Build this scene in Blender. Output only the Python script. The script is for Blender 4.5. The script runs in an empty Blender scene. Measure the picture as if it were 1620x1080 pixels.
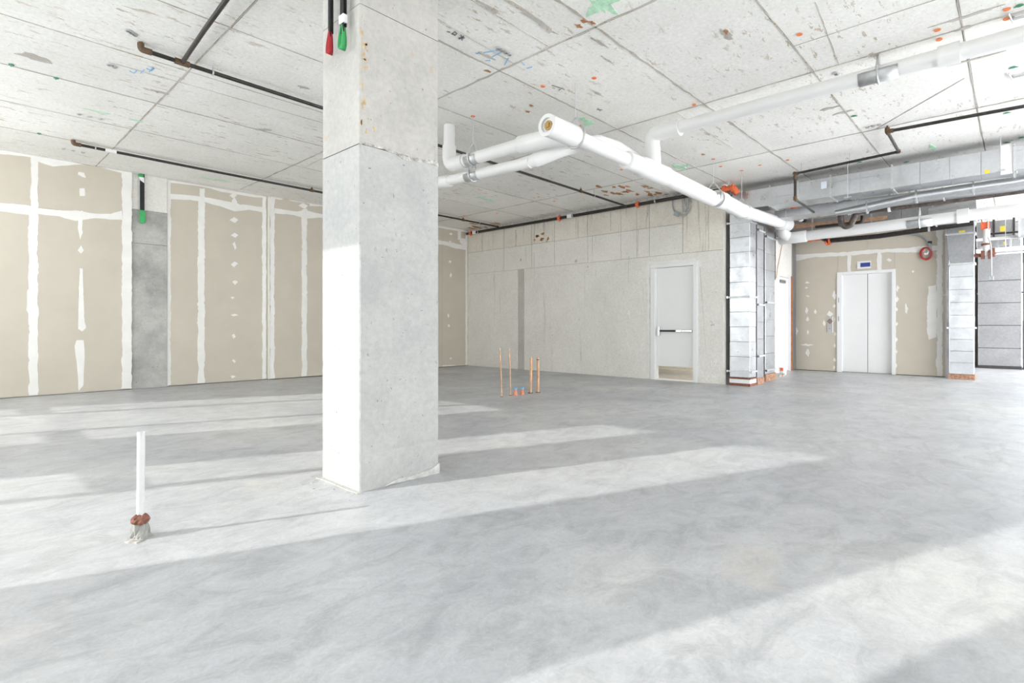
import bpy, bmesh, math, random
from mathutils import Vector, Matrix, noise
random.seed(7)
C = bpy.context.scene.collection
sc = bpy.context.scene
# ------------------------------------------------------------------ camera
F_PX, HORIZON, YAW, CAM_H = 850.0, 516.0, math.radians(43.25), 1.13
cam = bpy.data.cameras.new('camera')
cam.sensor_width = 36; cam.lens = 36*F_PX/1620; cam.shift_y = -(540-HORIZON)/1620
cam.clip_start = 0.05
co = bpy.data.objects.new('camera', cam); C.objects.link(co)
co.location = (0, 0, CAM_H); co.rotation_euler = (math.pi/2, 0, YAW-math.pi/2)
sc.camera = co
# ------------------------------------------------------------------ light
w = bpy.data.worlds.new('sky'); sc.world = w; w.use_nodes = True
bg = w.node_tree.nodes['Background']
bg.inputs[0].default_value = (0.95, 0.97, 1.0, 1); bg.inputs[1].default_value = 9.0
sun = bpy.data.lights.new('sun', 'SUN'); sun.energy = 5.2; sun.angle = math.radians(0.65); sun.color = (1, 0.965, 0.90)
so = bpy.data.objects.new('sun', sun); C.objects.link(so)
SUNDIR = Vector((1.957, -0.783, -1.0))
so.rotation_euler = SUNDIR.to_track_quat('-Z', 'Y').to_euler(); so.location = (-6, 4, 6)
vs = sc.view_settings
sc.display_settings.display_device = 'sRGB'
vs.view_transform = 'Standard'; vs.look = 'None'; vs.gamma = 1; vs.use_curve_mapping = False
vs.exposure = 0.40
cy = sc.cycles
cy.diffuse_bounces = 10; cy.max_bounces = 14; cy.sample_clamp_indirect = 8; cy.use_denoising = True
cy.caustics_reflective = False; cy.caustics_refractive = False
# ------------------------------------------------------------------ photo geometry: a picture point carried to a real plane
FW = Vector((math.cos(YAW), math.sin(YAW), 0)); RT = Vector((math.sin(YAW), -math.cos(YAW), 0))
EYE = Vector((0, 0, CAM_H))
def ray(x, y): return FW + RT*((x-810)/F_PX) + Vector((0, 0, (HORIZON-y)/F_PX))
def PX(x, y, X): v = ray(x, y); return EYE + v*(X/v.x)
def PY(x, y, Y): v = ray(x, y); return EYE + v*(Y/v.y)
def PZ(x, y, z=0.0): v = ray(x, y); return EYE + v*((z-CAM_H)/v.z)
H = 3.885
XB, YL, YS, XE = 10.41, 11.56, 4.22, 15.28       # core wall, drywall wall, core side wall, elevator wall
# ------------------------------------------------------------------ materials
def N(nt, t, **kw):
    n = nt.nodes.new(t)
    for k, v in kw.items():
        if k.startswith('i_'):
            n.inputs[k[2:].replace('_', ' ')].default_value = v
        else: setattr(n, k, v)
    return n
def newmat(name):
    m = bpy.data.materials.new(name); m.use_nodes = True
    nt = m.node_tree; b = nt.nodes['Principled BSDF']; return m, nt, b
def ramp(nt, fac, stops):
    r = nt.nodes.new('ShaderNodeValToRGB'); e = r.color_ramp.elements
    while len(e) < len(stops): e.new(0.5)
    for i, (p, c) in enumerate(stops):
        e[i].position = p; e[i].color = (*c, 1) if len(c) == 3 else c
    nt.links.new(fac, r.inputs[0]); return r.outputs[0]
def g(v): return (v, v, v)
def mix(nt, fac, a, b, mode='MIX'):
    m = nt.nodes.new('ShaderNodeMix'); m.data_type = 'RGBA'; m.blend_type = mode
    for s, v in ((m.inputs[0], fac), (m.inputs[6], a), (m.inputs[7], b)):
        if hasattr(v, 'is_linked') or isinstance(v, bpy.types.NodeSocket): nt.links.new(v, s)
        elif isinstance(v, (int, float)): s.default_value = v
        else: s.default_value = (*v, 1)
    return m.outputs[2]
def pos(nt, scale=(1, 1, 1), loc=(0, 0, 0)):
    gm = nt.nodes.new('ShaderNodeNewGeometry'); mp = nt.nodes.new('ShaderNodeMapping')
    mp.inputs['Scale'].default_value = scale; mp.inputs['Location'].default_value = loc
    nt.links.new(gm.outputs['Position'], mp.inputs[0]); return mp.outputs[0]
def tex(nt, vec, scale, detail=4, rough=0.6, dist=0.0):
    n = nt.nodes.new('ShaderNodeTexNoise'); n.inputs['Scale'].default_value = scale
    n.inputs['Detail'].default_value = detail; n.inputs['Roughness'].default_value = rough
    n.inputs['Distortion'].default_value = dist
    nt.links.new(vec, n.inputs['Vector']); return n.outputs[0]
def bump(nt, b, h, strength=0.3, dist=0.01):
    n = nt.nodes.new('ShaderNodeBump'); n.inputs['Strength'].default_value = strength
    n.inputs['Distance'].default_value = dist
    nt.links.new(h, n.inputs['Height']); nt.links.new(n.outputs[0], b.inputs['Normal'])
def concrete(name, c0, c1, rough=0.75, flecks=None, fleck_scale=(1, 1, 1), pits=True, stains=None, blot=1.3, rnd=0.0):
    m, nt, b = newmat(name); L = nt.links.new
    p = pos(nt)
    col = ramp(nt, tex(nt, p, blot, 6, 0.6), [(0.36, c0), (0.64, c1)])
    fine = ramp(nt, tex(nt, p, 26, 5, 0.7), [(0.3, g(0.88)), (0.7, g(1.06))])
    col = mix(nt, 1.0, col, fine, 'MULTIPLY')
    if pits:
        pt = ramp(nt, tex(nt, p, 38, 2, 0.5), [(0.25, g(1)), (0.295, g(0))])
        col = mix(nt, pt, col, tuple(x*0.55 for x in c0))
    if flecks:
        fc, th = flecks
        fs = tex(nt, pos(nt, fleck_scale), 6.5, 5, 0.72)
        dens = ramp(nt, tex(nt, pos(nt, (1, 1, 1), (3, 7, 0)), 0.9, 3), [(0.42, g(0)), (0.6, g(1))])
        fk = ramp(nt, fs, [(th, g(0)), (th+0.03, g(0.75))])
        fk2 = mix(nt, 1.0, fk, dens, 'MULTIPLY')
        col = mix(nt, fk2, col, fc)
    if stains:
        sv, scol, lo, hi = stains
        st = ramp(nt, tex(nt, pos(nt, sv), 1.0, 4, 0.65), [(lo, g(0)), (hi, g(0.8))])
        col = mix(nt, st, col, scol)
    if rnd:
        oi = nt.nodes.new('ShaderNodeObjectInfo')
        rr = ramp(nt, oi.outputs['Random'], [(0, g(1-rnd)), (1, g(1.0))])
        col = mix(nt, 1.0, col, rr, 'MULTIPLY')
    L(col, b.inputs['Base Color']); b.inputs['Roughness'].default_value = rough
    bump(nt, b, tex(nt, p, 30, 6, 0.7), 0.25, 0.006)
    return m
def plain(name, c, rough=0.5, metal=0.0, noise_amt=0.06, scale=18, bmp=0.0, spec=None):
    m, nt, b = newmat(name)
    p = pos(nt)
    f = ramp(nt, tex(nt, p, scale, 4), [(0.3, g(1-noise_amt)), (0.7, g(1+noise_amt))])
    nt.links.new(mix(nt, 1.0, c, f, 'MULTIPLY'), b.inputs['Base Color'])
    b.inputs['Roughness'].default_value = rough; b.inputs['Metallic'].default_value = metal
    if bmp: bump(nt, b, tex(nt, p, scale*2, 4), bmp, 0.003)
    return m
M = {}
M['ceiling'] = concrete('ceiling_concrete', (0.85, 0.835, 0.79), (0.92, 0.905, 0.865), 0.85, ((0.44, 0.33, 0.22), 0.59), (0.7, 2.4, 1), rnd=0.07)
M['joint'] = concrete('form_joint_concrete', (0.42, 0.39, 0.35), (0.62, 0.59, 0.54), 0.9, ((0.36, 0.22, 0.12), 0.56), (2, 2, 2))
M['core'] = concrete('core_wall_concrete', (0.74, 0.715, 0.665), (0.80, 0.775, 0.725), 0.8, stains=((5.5, 5.5, 0.35), (0.42, 0.385, 0.33), 0.63, 0.76))
M['core_top'] = concrete('board_marked_concrete', (0.70, 0.65, 0.565), (0.80, 0.76, 0.68), 0.85, stains=((9, 9, 0.45), (0.36, 0.29, 0.20), 0.57, 0.72))
M['groove'] = concrete('groove_concrete', (0.47, 0.45, 0.41), (0.57, 0.55, 0.50), 0.9)
M['pilaster'] = concrete('pilaster_concrete', (0.33, 0.325, 0.30), (0.50, 0.49, 0.46), 0.85, blot=2.2)
M['column'] = concrete('column_concrete', (0.415, 0.415, 0.40), (0.48, 0.475, 0.455), 0.75, blot=2.4)
M['column_top'] = concrete('column_upper_concrete', (0.44, 0.425, 0.395), (0.51, 0.49, 0.455), 0.8, ((0.5, 0.36, 0.22), 0.64), (2, 2, 1.3), blot=2.4)
M['rough'] = concrete('rough_concrete', (0.42, 0.41, 0.385), (0.64, 0.63, 0.60), 0.95, blot=14)
M['crust'] = concrete('crusty_concrete', (0.30, 0.28, 0.25), (0.62, 0.60, 0.56), 0.95, blot=26)
M['drywall'] = plain('drywall_paper', (0.56, 0.51, 0.425), 0.9, 0, 0.035, 2.2, 0.05)
M['compound'] = plain('joint_compound', (0.80, 0.785, 0.745), 0.75, 0, 0.04, 5, 0.15)
M['spray'] = plain('overspray_paint', (0.80, 0.79, 0.76), 0.7, 0, 0.05, 12)
M['white_paint'] = plain('white_paint', (0.80, 0.80, 0.79), 0.42, 0, 0.012, 3)
M['pvc'] = plain('white_pvc', (0.79, 0.785, 0.77), 0.32, 0, 0.015, 6)
M['stub_pvc'] = plain('darkened_white_pvc', (0.66, 0.66, 0.645), 0.4, 0, 0.03, 14)  # white pvc darkened so the stub keeps its shading in direct sun
M['black_steel'] = plain('black_steel', (0.035, 0.03, 0.028), 0.38, 0.35, 0.4, 20)
M['cast_iron'] = plain('cast_iron', (0.10, 0.08, 0.07), 0.6, 0.2, 0.5, 14, 0.5)
M['rust'] = plain('rusty_fitting', (0.13, 0.08, 0.045), 0.7, 0.2, 0.4, 60)
M['brass'] = plain('brass', (0.55, 0.38, 0.16), 0.4, 0.8, 0.3, 60)
M['orange'] = plain('orange_coupling', (0.72, 0.15, 0.05), 0.45, 0, 0.15, 30)
M['orange_mark'] = plain('orange_plastic', (0.85, 0.24, 0.08), 0.6, 0, 0.1, 30)
M['green_mark'] = plain('green_plastic', (0.08, 0.30, 0.16), 0.6, 0, 0.1, 30)
M['green_paint'] = plain('green_spray_paint', (0.50, 0.76, 0.55), 0.8, 0, 0.2, 16)
M['rust_stain'] = plain('rust_stained_concrete', (0.40, 0.20, 0.09), 0.9, 0, 0.4, 12)
M['copper'] = plain('copper', (0.72, 0.36, 0.20), 0.42, 0.75, 0.2, 18)
M['copper_brown'] = plain('old_copper_pipe', (0.62, 0.36, 0.20), 0.5, 0.35, 0.25, 14)
M['red_strap'] = plain('red_webbing', (0.42, 0.02, 0.03), 0.55, 0, 0.15, 60)
M['green_strap'] = plain('green_webbing', (0.045, 0.36, 0.11), 0.55, 0, 0.15, 60)
M['black_strap'] = plain('black_webbing', (0.012, 0.012, 0.013), 0.7, 0, 0.3, 60)
M['tape'] = plain('white_tape', (0.82, 0.81, 0.80), 0.6, 0, 0.03, 30)
M['yellow'] = plain('yellow_label', (0.80, 0.66, 0.06), 0.6, 0, 0.05, 30)
M['label'] = plain('white_label', (0.74, 0.79, 0.88), 0.5, 0, 0.05, 50)
M['ink'] = plain('black_ink', (0.10, 0.10, 0.12), 0.7, 0, 0.1, 30)
M['chalk'] = plain('white_chalk', (0.85, 0.85, 0.83), 0.9, 0, 0.05, 30)
M['brown_wood'] = plain('reddish_wood', (0.42, 0.15, 0.06), 0.7, 0, 0.25, 10)
M['brick_mortar'] = plain('rusty_mortar', (0.36, 0.20, 0.13), 0.9, 0, 0.5, 22, 0.6)
M['firestop'] = plain('red_firestop', (0.22, 0.09, 0.06), 0.8, 0, 0.4, 40, 0.6)
M['ochre'] = plain('ochre_stain', (0.55, 0.42, 0.27), 0.9, 0, 0.2, 30)
M['dark'] = plain('dark_steel', (0.05, 0.045, 0.045), 0.6, 0.2, 0.2, 8)
M['stainless'] = plain('stainless', (0.60, 0.60, 0.60), 0.28, 1.0, 0.05, 8)
M['blue_cap'] = plain('blue_plastic', (0.16, 0.42, 0.72), 0.5, 0, 0.05, 30)
M['clay'] = plain('orange_plastic_stub', (0.70, 0.24, 0.12), 0.5, 0, 0.1, 30)
M['red_cable'] = plain('red_cable', (0.50, 0.05, 0.04), 0.5, 0, 0.1, 30)
M['grey_conduit'] = plain('grey_conduit', (0.36, 0.38, 0.38), 0.45, 0.4, 0.1, 30)
M['black_plastic'] = plain('black_plastic', (0.02, 0.02, 0.022), 0.4)
m, nt, b = newmat('display_screen'); b.inputs['Base Color'].default_value = (0.01, 0.02, 0.10, 1)
b.inputs['Emission Color'].default_value = (0.01, 0.03, 0.30, 1); b.inputs['Emission Strength'].default_value = 0.35; b.inputs['Roughness'].default_value = 0.2; M['screen'] = m
m, nt, b = newmat('corridor_fill'); b.inputs['Emission Color'].default_value = (1, 0.94, 0.84, 1); b.inputs['Emission Strength'].default_value = 80; M['fill_light'] = m
def galv(name, base, rough, tint=0.07):
    m, nt, b = newmat(name); L = nt.links.new
    v = nt.nodes.new('ShaderNodeTexVoronoi'); v.inputs['Scale'].default_value = 32
    L(pos(nt), v.inputs['Vector'])
    f = ramp(nt, v.outputs['Color'], [(0.1, g(1-tint)), (0.9, g(1.0))])
    f2 = ramp(nt, tex(nt, pos(nt), 1.6, 4), [(0.3, g(0.88)), (0.7, g(1.05))])
    L(mix(nt, 1, mix(nt, 1, base, f, 'MULTIPLY'), f2, 'MULTIPLY'), b.inputs['Base Color'])
    b.inputs['Metallic'].default_value = 0.88
    r = ramp(nt, tex(nt, pos(nt), 5, 3), [(0.3, g(rough-0.07)), (0.7, g(rough+0.1))])
    L(r, b.inputs['Roughness'])
    bump(nt, b, tex(nt, pos(nt), 3.0, 2), 0.35, 0.02)
    return m
M['galv'] = galv('galvanized_steel', (0.60, 0.61, 0.625), 0.33)
M['galv_dull'] = galv('dull_galvanized_steel', (0.40, 0.40, 0.405), 0.45, 0.12)
M['zinc'] = galv('zinc_hardware', (0.66, 0.67, 0.67), 0.5, 0.1)
# floor: trowelled slab, pale with grey-blue clouds and fine swirls
m, nt, b = newmat('floor_concrete'); L = nt.links.new
p = pos(nt)
c = ramp(nt, tex(nt, p, 0.55, 6, 0.62, 0.6), [(0.34, (0.39, 0.398, 0.415)), (0.5, (0.45, 0.455, 0.465)), (0.68, (0.515, 0.515, 0.505))])
c2 = ramp(nt, tex(nt, pos(nt, (1, 1.6, 1)), 3.2, 8, 0.68, 1.2), [(0.33, g(0.80)), (0.52, g(1.0)), (0.70, g(1.12))])
c = mix(nt, 1.0, c, c2, 'MULTIPLY')
c3 = ramp(nt, tex(nt, p, 22, 8, 0.75, 2.0), [(0.32, g(0.86)), (0.68, g(1.08))])
c = mix(nt, 1.0, c, c3, 'MULTIPLY')
scr = ramp(nt, tex(nt, pos(nt, (1.2, 14, 1)), 1.6, 6, 0.8, 0.8), [(0.67, g(0)), (0.72, g(0.5))])
c = mix(nt, scr, c, (0.66, 0.66, 0.64))
wst = ramp(nt, tex(nt, pos(nt, (1, 1, 1), (5, 2, 0)), 1.1, 3), [(0.66, g(0)), (0.74, g(0.35))])
c = mix(nt, wst, c, (0.60, 0.55, 0.46))
L(c, b.inputs['Base Color'])
L(ramp(nt, tex(nt, p, 1.4, 5), [(0.3, g(0.30)), (0.7, g(0.50))]), b.inputs['Roughness'])
bump(nt, b, tex(nt, p, 20, 8, 0.75), 0.18, 0.005)
M['floor'] = m
m, nt, b = newmat('window_glass')
b.inputs['Base Color'].default_value = (0.9, 0.95, 1, 1); b.inputs['Roughness'].default_value = 0.02
tr = nt.nodes.new('ShaderNodeBsdfTransparent'); tr.inputs[0].default_value = (0.86, 0.93, 1, 1)
ms = nt.nodes.new('ShaderNodeMixShader'); ms.inputs[0].default_value = 0.1
nt.links.new(tr.outputs[0], ms.inputs[1]); nt.links.new(b.outputs[0], ms.inputs[2])
nt.links.new(ms.outputs[0], nt.nodes['Material Output'].inputs[0]); M['glass'] = m
def glassmat(name, t):
    q = M['glass'].copy(); q.name = name
    for n_ in q.node_tree.nodes:
        if n_.type == 'BSDF_TRANSPARENT': n_.inputs[0].default_value = (*t, 1)
        if n_.type == 'MIX_SHADER': n_.inputs[0].default_value = 0.06
    return q
M['clear_glass'] = glassmat('clear_glass', (0.96, 0.965, 0.97))
M['dimming_glass'] = glassmat('dimming_glass', (0.80, 0.81, 0.81))  # tint added to dim the daylight from the unseen window wall
# ------------------------------------------------------------------ mesh helpers
class MB:
    def __init__(s): s.v = []; s.f = []; s.sm = []; s.pc = []
    def add(s, vs, fs, smooth=False):
        n = len(s.v); s.pc.append((n, len(s.f))); s.v += [tuple(v) for v in vs]; s.f += [tuple(i+n for i in f) for f in fs]; s.sm += [smooth]*len(fs); return s
    def box(s, x0, x1, y0, y1, z0, z1):
        x0, x1 = sorted((x0, x1)); y0, y1 = sorted((y0, y1)); z0, z1 = sorted((z0, z1))
        vs = [(x, y, z) for x in (x0, x1) for y in (y0, y1) for z in (z0, z1)]
        return s.add(vs, [(0,1,3,2),(4,6,7,5),(0,4,5,1),(2,3,7,6),(0,2,6,4),(1,5,7,3)])
    def tube(s, pts, r, n=16, caps=True):
        pts = [Vector(p) for p in pts]; R = r if isinstance(r, (list, tuple)) else [r]*len(pts)
        T = []
        for i in range(len(pts)):
            a = pts[max(i-1, 0)]; b_ = pts[min(i+1, len(pts)-1)]; T.append((b_-a).normalized())
        t = T[0]; u = Vector((0, 0, 1)) if abs(t.z) < 0.9 else Vector((1, 0, 0))
        nn = (u - t*u.dot(t)).normalized(); vs = []
        for i, p in enumerate(pts):
            if i:
                q = T[i-1].rotation_difference(T[i]); nn = (q @ nn); nn = (nn - T[i]*nn.dot(T[i])).normalized()
            bb = T[i].cross(nn)
            for k in range(n):
                a = 2*math.pi*k/n; vs.append(p + (nn*math.cos(a)+bb*math.sin(a))*R[i])
        fs = [(i*n+k, i*n+(k+1) % n, (i+1)*n+(k+1) % n, (i+1)*n+k) for i in range(len(pts)-1) for k in range(n)]
        base = len(s.v); s.add(vs, fs, True)
        if caps:
            s.f.append(tuple(base+k for k in range(n))[::-1]); s.sm.append(False)
            s.f.append(tuple(base+(len(pts)-1)*n+k for k in range(n))); s.sm.append(False)
        return s
    def ring(s, a, b_, r0, r1, n=20):          # hollow sleeve from a to b
        a = Vector(a); b_ = Vector(b_); t = (b_-a).normalized()
        u = Vector((0, 0, 1)) if abs(t.z) < 0.9 else Vector((1, 0, 0)); x = t.cross(u).normalized(); y = t.cross(x)
        vs = []
        for (c_, r) in ((a, r0), (a, r1), (b_, r1), (b_, r0)):
            for k in range(n):
                an = 2*math.pi*k/n; vs.append(c_+(x*math.cos(an)+y*math.sin(an))*r)
        fs = [(j*n+k, j*n+(k+1) % n, ((j+1) % 4)*n+(k+1) % n, ((j+1) % 4)*n+k) for j in range(4) for k in range(n)]
        return s.add(vs, fs, True)
    def prism(s, poly, nvec, th):               # flat polygon (3D points) thickened along nvec
        n = len(poly); nv = Vector(nvec)*th; P = [Vector(p) for p in poly]
        return s.add(P+[p+nv for p in P], [tuple(range(n))[::-1], tuple(range(n, 2*n))]+[(i, (i+1) % n, n+(i+1) % n, n+i) for i in range(n)])
    def each(s, name, mat, parent, **k):         # every shape that was added becomes a part of its own
        ends = s.pc[1:]+[(len(s.v), len(s.f))]; out = []
        for (v0, f0), (v1, f1) in zip(s.pc, ends):
            m_ = MB(); m_.v = s.v[v0:v1]; m_.f = [tuple(i-v0 for i in f) for f in s.f[f0:f1]]; m_.sm = s.sm[f0:f1]
            out.append(m_.build(name, mat, parent, **k))
        return out[0]
    def build(s, name, mat, parent=None, origin=None, bevel=0, **tags):
        me = bpy.data.meshes.new(name); o = bpy.data.objects.new(name, me); C.objects.link(o)
        org = Vector((0, 0, 0))
        if parent is None and origin is not None: org = Vector(origin)
        if parent is not None: org = world_loc(parent); 
        loc = org
        me.from_pydata([tuple(Vector(v)-loc) for v in s.v], [], s.f)
        me.materials.append(M[mat] if isinstance(mat, str) else mat)
        me.polygons.foreach_set('use_smooth', s.sm)
        bm = bmesh.new(); bm.from_mesh(me); bmesh.ops.recalc_face_normals(bm, faces=bm.faces)
        if bevel:
            es = [e for e in bm.edges if len(e.link_faces) == 2 and e.calc_face_angle(0) > 0.5]
            bmesh.ops.bevel(bm, geom=es, offset=bevel, segments=1, affect='EDGES')
        bm.to_mesh(me); bm.free()
        if any(s.sm): me.set_sharp_from_angle(angle=math.radians(40))
        if parent is not None: o.parent = parent
        else: o.location = loc
        for k, v in tags.items(): o[k] = v
        return o
def world_loc(o):
    l = Vector(o.location)
    while o.parent: o = o.parent; l += Vector(o.location)
    return l
def thing(name, label, cat, loc, group=None):
    o = bpy.data.objects.new(name, None); C.objects.link(o); o.location = loc; o.empty_display_size = 0.1
    o['label'] = label; o['category'] = cat
    if group: o['group'] = group
    return o
def arc(pts, rad, seg=7):                      # round the corners of a polyline
    P = [Vector(p) for p in pts]; out = [P[0]]
    for i in range(1, len(P)-1):
        a = (P[i-1]-P[i]).normalized(); b_ = (P[i+1]-P[i]).normalized(); ang = a.angle(b_)
        if ang > math.pi-0.02: out.append(P[i]); continue
        d = min(rad/math.tan(ang/2), (P[i-1]-P[i]).length*0.49, (P[i+1]-P[i]).length*0.49)
        A = P[i]+a*d; B = P[i]+b_*d
        for k in range(seg+1):
            t = k/seg; out.append(A*(1-t)**2+P[i]*2*t*(1-t)+B*t*t)
    out.append(P[-1]); return out
S = lambda name, mb, mat, parent=None, **k: mb.build(name, mat, parent, kind='structure') if parent is None else mb.build(name, mat, parent)
# ------------------------------------------------------------------ the shell
WX, WY, EX, NY = -1.86, -4.2, 26.0, 12.0
floor = S('floor', MB().box(WX-0.3, EX+0.3, WY-0.3, NY, -0.3, 0), 'floor')
ceil = S('ceiling', MB().box(WX-0.3, EX+0.3, WY-0.3, NY, H+0.012, H+0.3), 'joint')
XL = [WX, 1.83, 4.13, 6.48, 8.97, 11.4, 13.8, 16.2, 18.6, 21.0, 23.4, EX]
YLN = [WY, -3.3, -2.07, -0.86, 0.37, 1.61, 2.83, 4.07, 5.29, 6.53, 7.76, 9.02, 10.22, 11.45, NY]
rr = random.Random(3)
for i in range(len(XL)-1):
    for j in range(len(YLN)-1):
        x0, x1, y0, y1 = XL[i], XL[i+1], YLN[j], YLN[j+1]
        # slightly crooked edges of each form sheet's imprint
        q = lambda: rr.uniform(-0.006, 0.006)
        gp = 0.006
        poly = []
        for (ax, ay, bx, by) in ((x0+gp, y0+gp, x1-gp, y0+gp), (x1-gp, y0+gp, x1-gp, y1-gp), (x1-gp, y1-gp, x0+gp, y1-gp), (x0+gp, y1-gp, x0+gp, y0+gp)):
            for k in range(5):
                t = k/5; poly.append((ax+(bx-ax)*t+abs(q())*(-1 if ax > x0+1 else 1)*(ax == bx), ay+(by-ay)*t+abs(q())*(-1 if ay > y0+0.6 else 1)*(ay == by), H+rr.choice((0, 0.002, 0.004))*0+0.0))
        dz = rr.choice((0.0, 0.0015, 0.003))
        poly = [(a, b_, H+dz) for a, b_, _ in poly]
        MB().prism(poly, (0, 0, 1), 0.02).build('concrete_panel', 'ceiling', ceil)
def ragged_line(a, b_, width, n, amp, rnd):
    a = Vector(a); b_ = Vector(b_); t = (b_-a).normalized(); s = t.cross(Vector((0, 0, 1)))
    L_, R_ = [], []
    for k in range(n+1):
        c_ = a.lerp(b_, k/n); wv = width*rnd.uniform(0.35, 1.3)
        off = rnd.uniform(-amp, amp)
        L_.append(c_+s*(wv/2+off)); R_.append(c_-s*(wv/2-off))
    return L_+R_[::-1]
# fins of grout squeezed through the form joints (seen as darker crusty lines)
fins = []
for i, x in enumerate(XL[1:5]): fins.append(((x, -0.2), (x, 11.4), (0.014, 0.03, 0.022, 0.03)[i]))
for j, y in enumerate(YLN[4:13]): fins.append(((0.0, y), (10.4, y), (0.010, 0.014, 0.03, 0.022, 0.012, 0.010, 0.014, 0.01, 0.01)[j]))
fins += [((2.4, 3.36), (4.13, 3.36), 0.008), ((5.75, -0.1), (5.75, 1.61), 0.008), ((4.13, 5.30), (4.32, 9.0), 0.01), ((1.2, 6.9), (3.9, 6.85), 0.006), ((2.6, 3.76), (4.3, 3.86), 0.006), ((5.1, 1.25), (6.48, 1.37), 0.006), ((7.8, 0.43), (8.97, 1.45), 0.006), ((6.48, 3.2), (8.4, 3.2), 0.006)]
for a, b_, wd in fins:
    ln = math.hypot(b_[0]-a[0], b_[1]-a[1])
    MB().prism(ragged_line((*a, H-0.003), (*b_, H-0.003), wd, int(ln/0.13)+2, wd*0.3, rr), (0, 0, 1), 0.008).build('form_joint', 'joint', ceil)
def blob(c_, rx, ry, n, rnd, amp=0.35, axis='z'):
    pts = []
    for k in range(n):
        a = 2*math.pi*k/n; r = 1+rnd.uniform(-amp, amp)
        u, v = rx*r*math.cos(a), ry*r*math.sin(a)
        if axis == 'z': pts.append((c_[0]+u, c_[1]+v, c_[2]))
        elif axis == 'x': pts.append((c_[0], c_[1]+u, c_[2]+v))
        else: pts.append((c_[0]+u, c_[1], c_[2]+v))
    return pts
_cb = [0.0]
def ceil_blob(px, py, rx, ry, mat, name, parent=ceil, n=11, amp=0.35):
    p = PZ(px, py, H); _cb[0] = (_cb[0]+0.00011) % 0.0022
    return MB().prism(blob((p.x, p.y, H-0.0035-_cb[0]), rx, ry, n, rr, amp), (0, 0, 1), 0.007).build(name, mat, parent)
# blemishes of the slab: honeycomb scabs, spray-painted marks and rust stains
for (px, py, rx, ry, mt) in [(845, 28, .30, .03, 'joint'), (775, 12, .12, .03, 'joint'), (868, 47, .10, .03, 'joint'), (1150, 55, .10, .03, 'joint'), (50, 90, .12, .07, 'joint'),
                             (481, 138, .05, .035, 'joint'), (250, 145, .10, .03, 'joint'), (770, 88, .10, .02, 'joint'), (950, 68, .14, .015, 'joint'), (962, 95, .10, .012, 'joint'), (945, 147, .12, .02, 'joint'),
                             (1310, 172, .03, .10, 'joint'), (1333, 178, .03, .10, 'joint'), (1535, 95, .02, .2, 'joint'), (1530, 25, .02, .2, 'joint'), (1523, 45, .03, .06, 'joint')]:
    ceil_blob(px, py, rx, ry, mt, 'concrete_scab', n=16, amp=0.5)
for k in range(26):
    ceil_blob(1000+rr.uniform(-58, 58), 301+rr.uniform(-8, 8), rr.uniform(.04, .14), rr.uniform(.02, .06), 'rust_stain', 'rust_stain', amp=0.6, n=9)
for k in range(14):
    ceil_blob(760+rr.uniform(-18, 30), 357+rr.uniform(-5, 4), rr.uniform(.05, .16), rr.uniform(.02, .05), 'rust_stain', 'rust_stain', amp=0.6, n=9)
for (px, py) in [(841, 167), (835, 176), (1148, 50), (1112, 244), (937, 36), (915, 41), (925, 33), (771, 112)]:
    ceil_blob(px, py, .035, .02, 'rust_stain', 'rust_stain', amp=0.6)
for (px, py, rx, ry) in [(952, 8, .16, .05), (960, 3, .05, .15), (942, 14, .05, .12), (925, 190, .12, .05), (930, 196, .05, .12), (770, 315, .25, .04), (1076, 265, .2, .05), (1082, 262, .06, .14), (345, 284, .25, .05), (150, 175, .12, .02), (215, 190, .1, .02), (1475, 233, .15, .03)]:
    ceil_blob(px, py, rx, ry, 'green_paint', 'spray_paint_mark', amp=0.55, n=15)
# left drywall wall, built board by board on its framing
wall_left = S('wall_left', MB().box(WX, PY(0, 600, YL).x+1.6, YL+0.02, YL+0.22, 0, H+0.01).box(2.0, XB+0.2, YL+0.11, YL+0.25, 0, H+0.01), 'pilaster')
XP0, XP1, XS = 2.335, 2.91, 4.77     # pilaster edges, step
YL2, YL3 = 11.62, 11.53
def board(x0, x1, z0, z1, Y, th=0.016, parent=None): MB().box(x0+0.0015, x1-0.0015, Y, Y+th, z0+0.0015, z1-0.0015).build('drywall_board', 'drywall', parent, bevel=0.001)
def boards(edges, zs, Y, parent, th=0.016):
    for a, b_ in zip(edges[:-1], edges[1:]):
        for z0, z1 in zip(zs[:-1], zs[1:]): board(a, b_, z0, z1, Y, th, parent)
zj = PY(125, 336, YL).z
boards([WX, -0.28, PY(54, 500, YL).x, XP0], [0.012, zj, H], YL, wall_left, 0.02)
boards([XP1, PY(319, 500, YL2).x, XS], [0.012, PY(350, 320, YL2).z, H], YL2, wall_left)
boards([XS, PY(481, 500, YL3).x, 7.3, 8.5, 9.45, XB], [0.012, PY(480, 338, YL3).z, H], YL3, wall_left)
MB().box(XS-0.005, XS+0.01, YL3, YL2+0.01, 0.01, H).build('return_board', 'compound', wall_left)
MB().box(XP0-0.014, XP0, YL, YL+0.12, 0.01, H).build('board_edge', 'compound', wall_left)
MB().box(XP1, XP1+0.014, YL2-0.015, YL2+0.1, 0.01, H).build('board_edge', 'compound', wall_left)
pil = MB().box(XP0+0.004, XP1-0.004, YL+0.03, YL+0.19, 0, 2.63).build('pilaster_lift', 'pilaster', wall_left, bevel=0.004)
MB().box(XP0+0.004, XP1-0.004, YL+0.033, YL+0.19, 2.634, 3.24).build('pilaster_lift', 'pilaster', wall_left, bevel=0.004)
MB().box(XP0+0.004, XP1-0.004, YL+0.036, YL+0.19, 3.244, H+0.005).build('pilaster_lift', 'core', wall_left, bevel=0.004)
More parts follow.
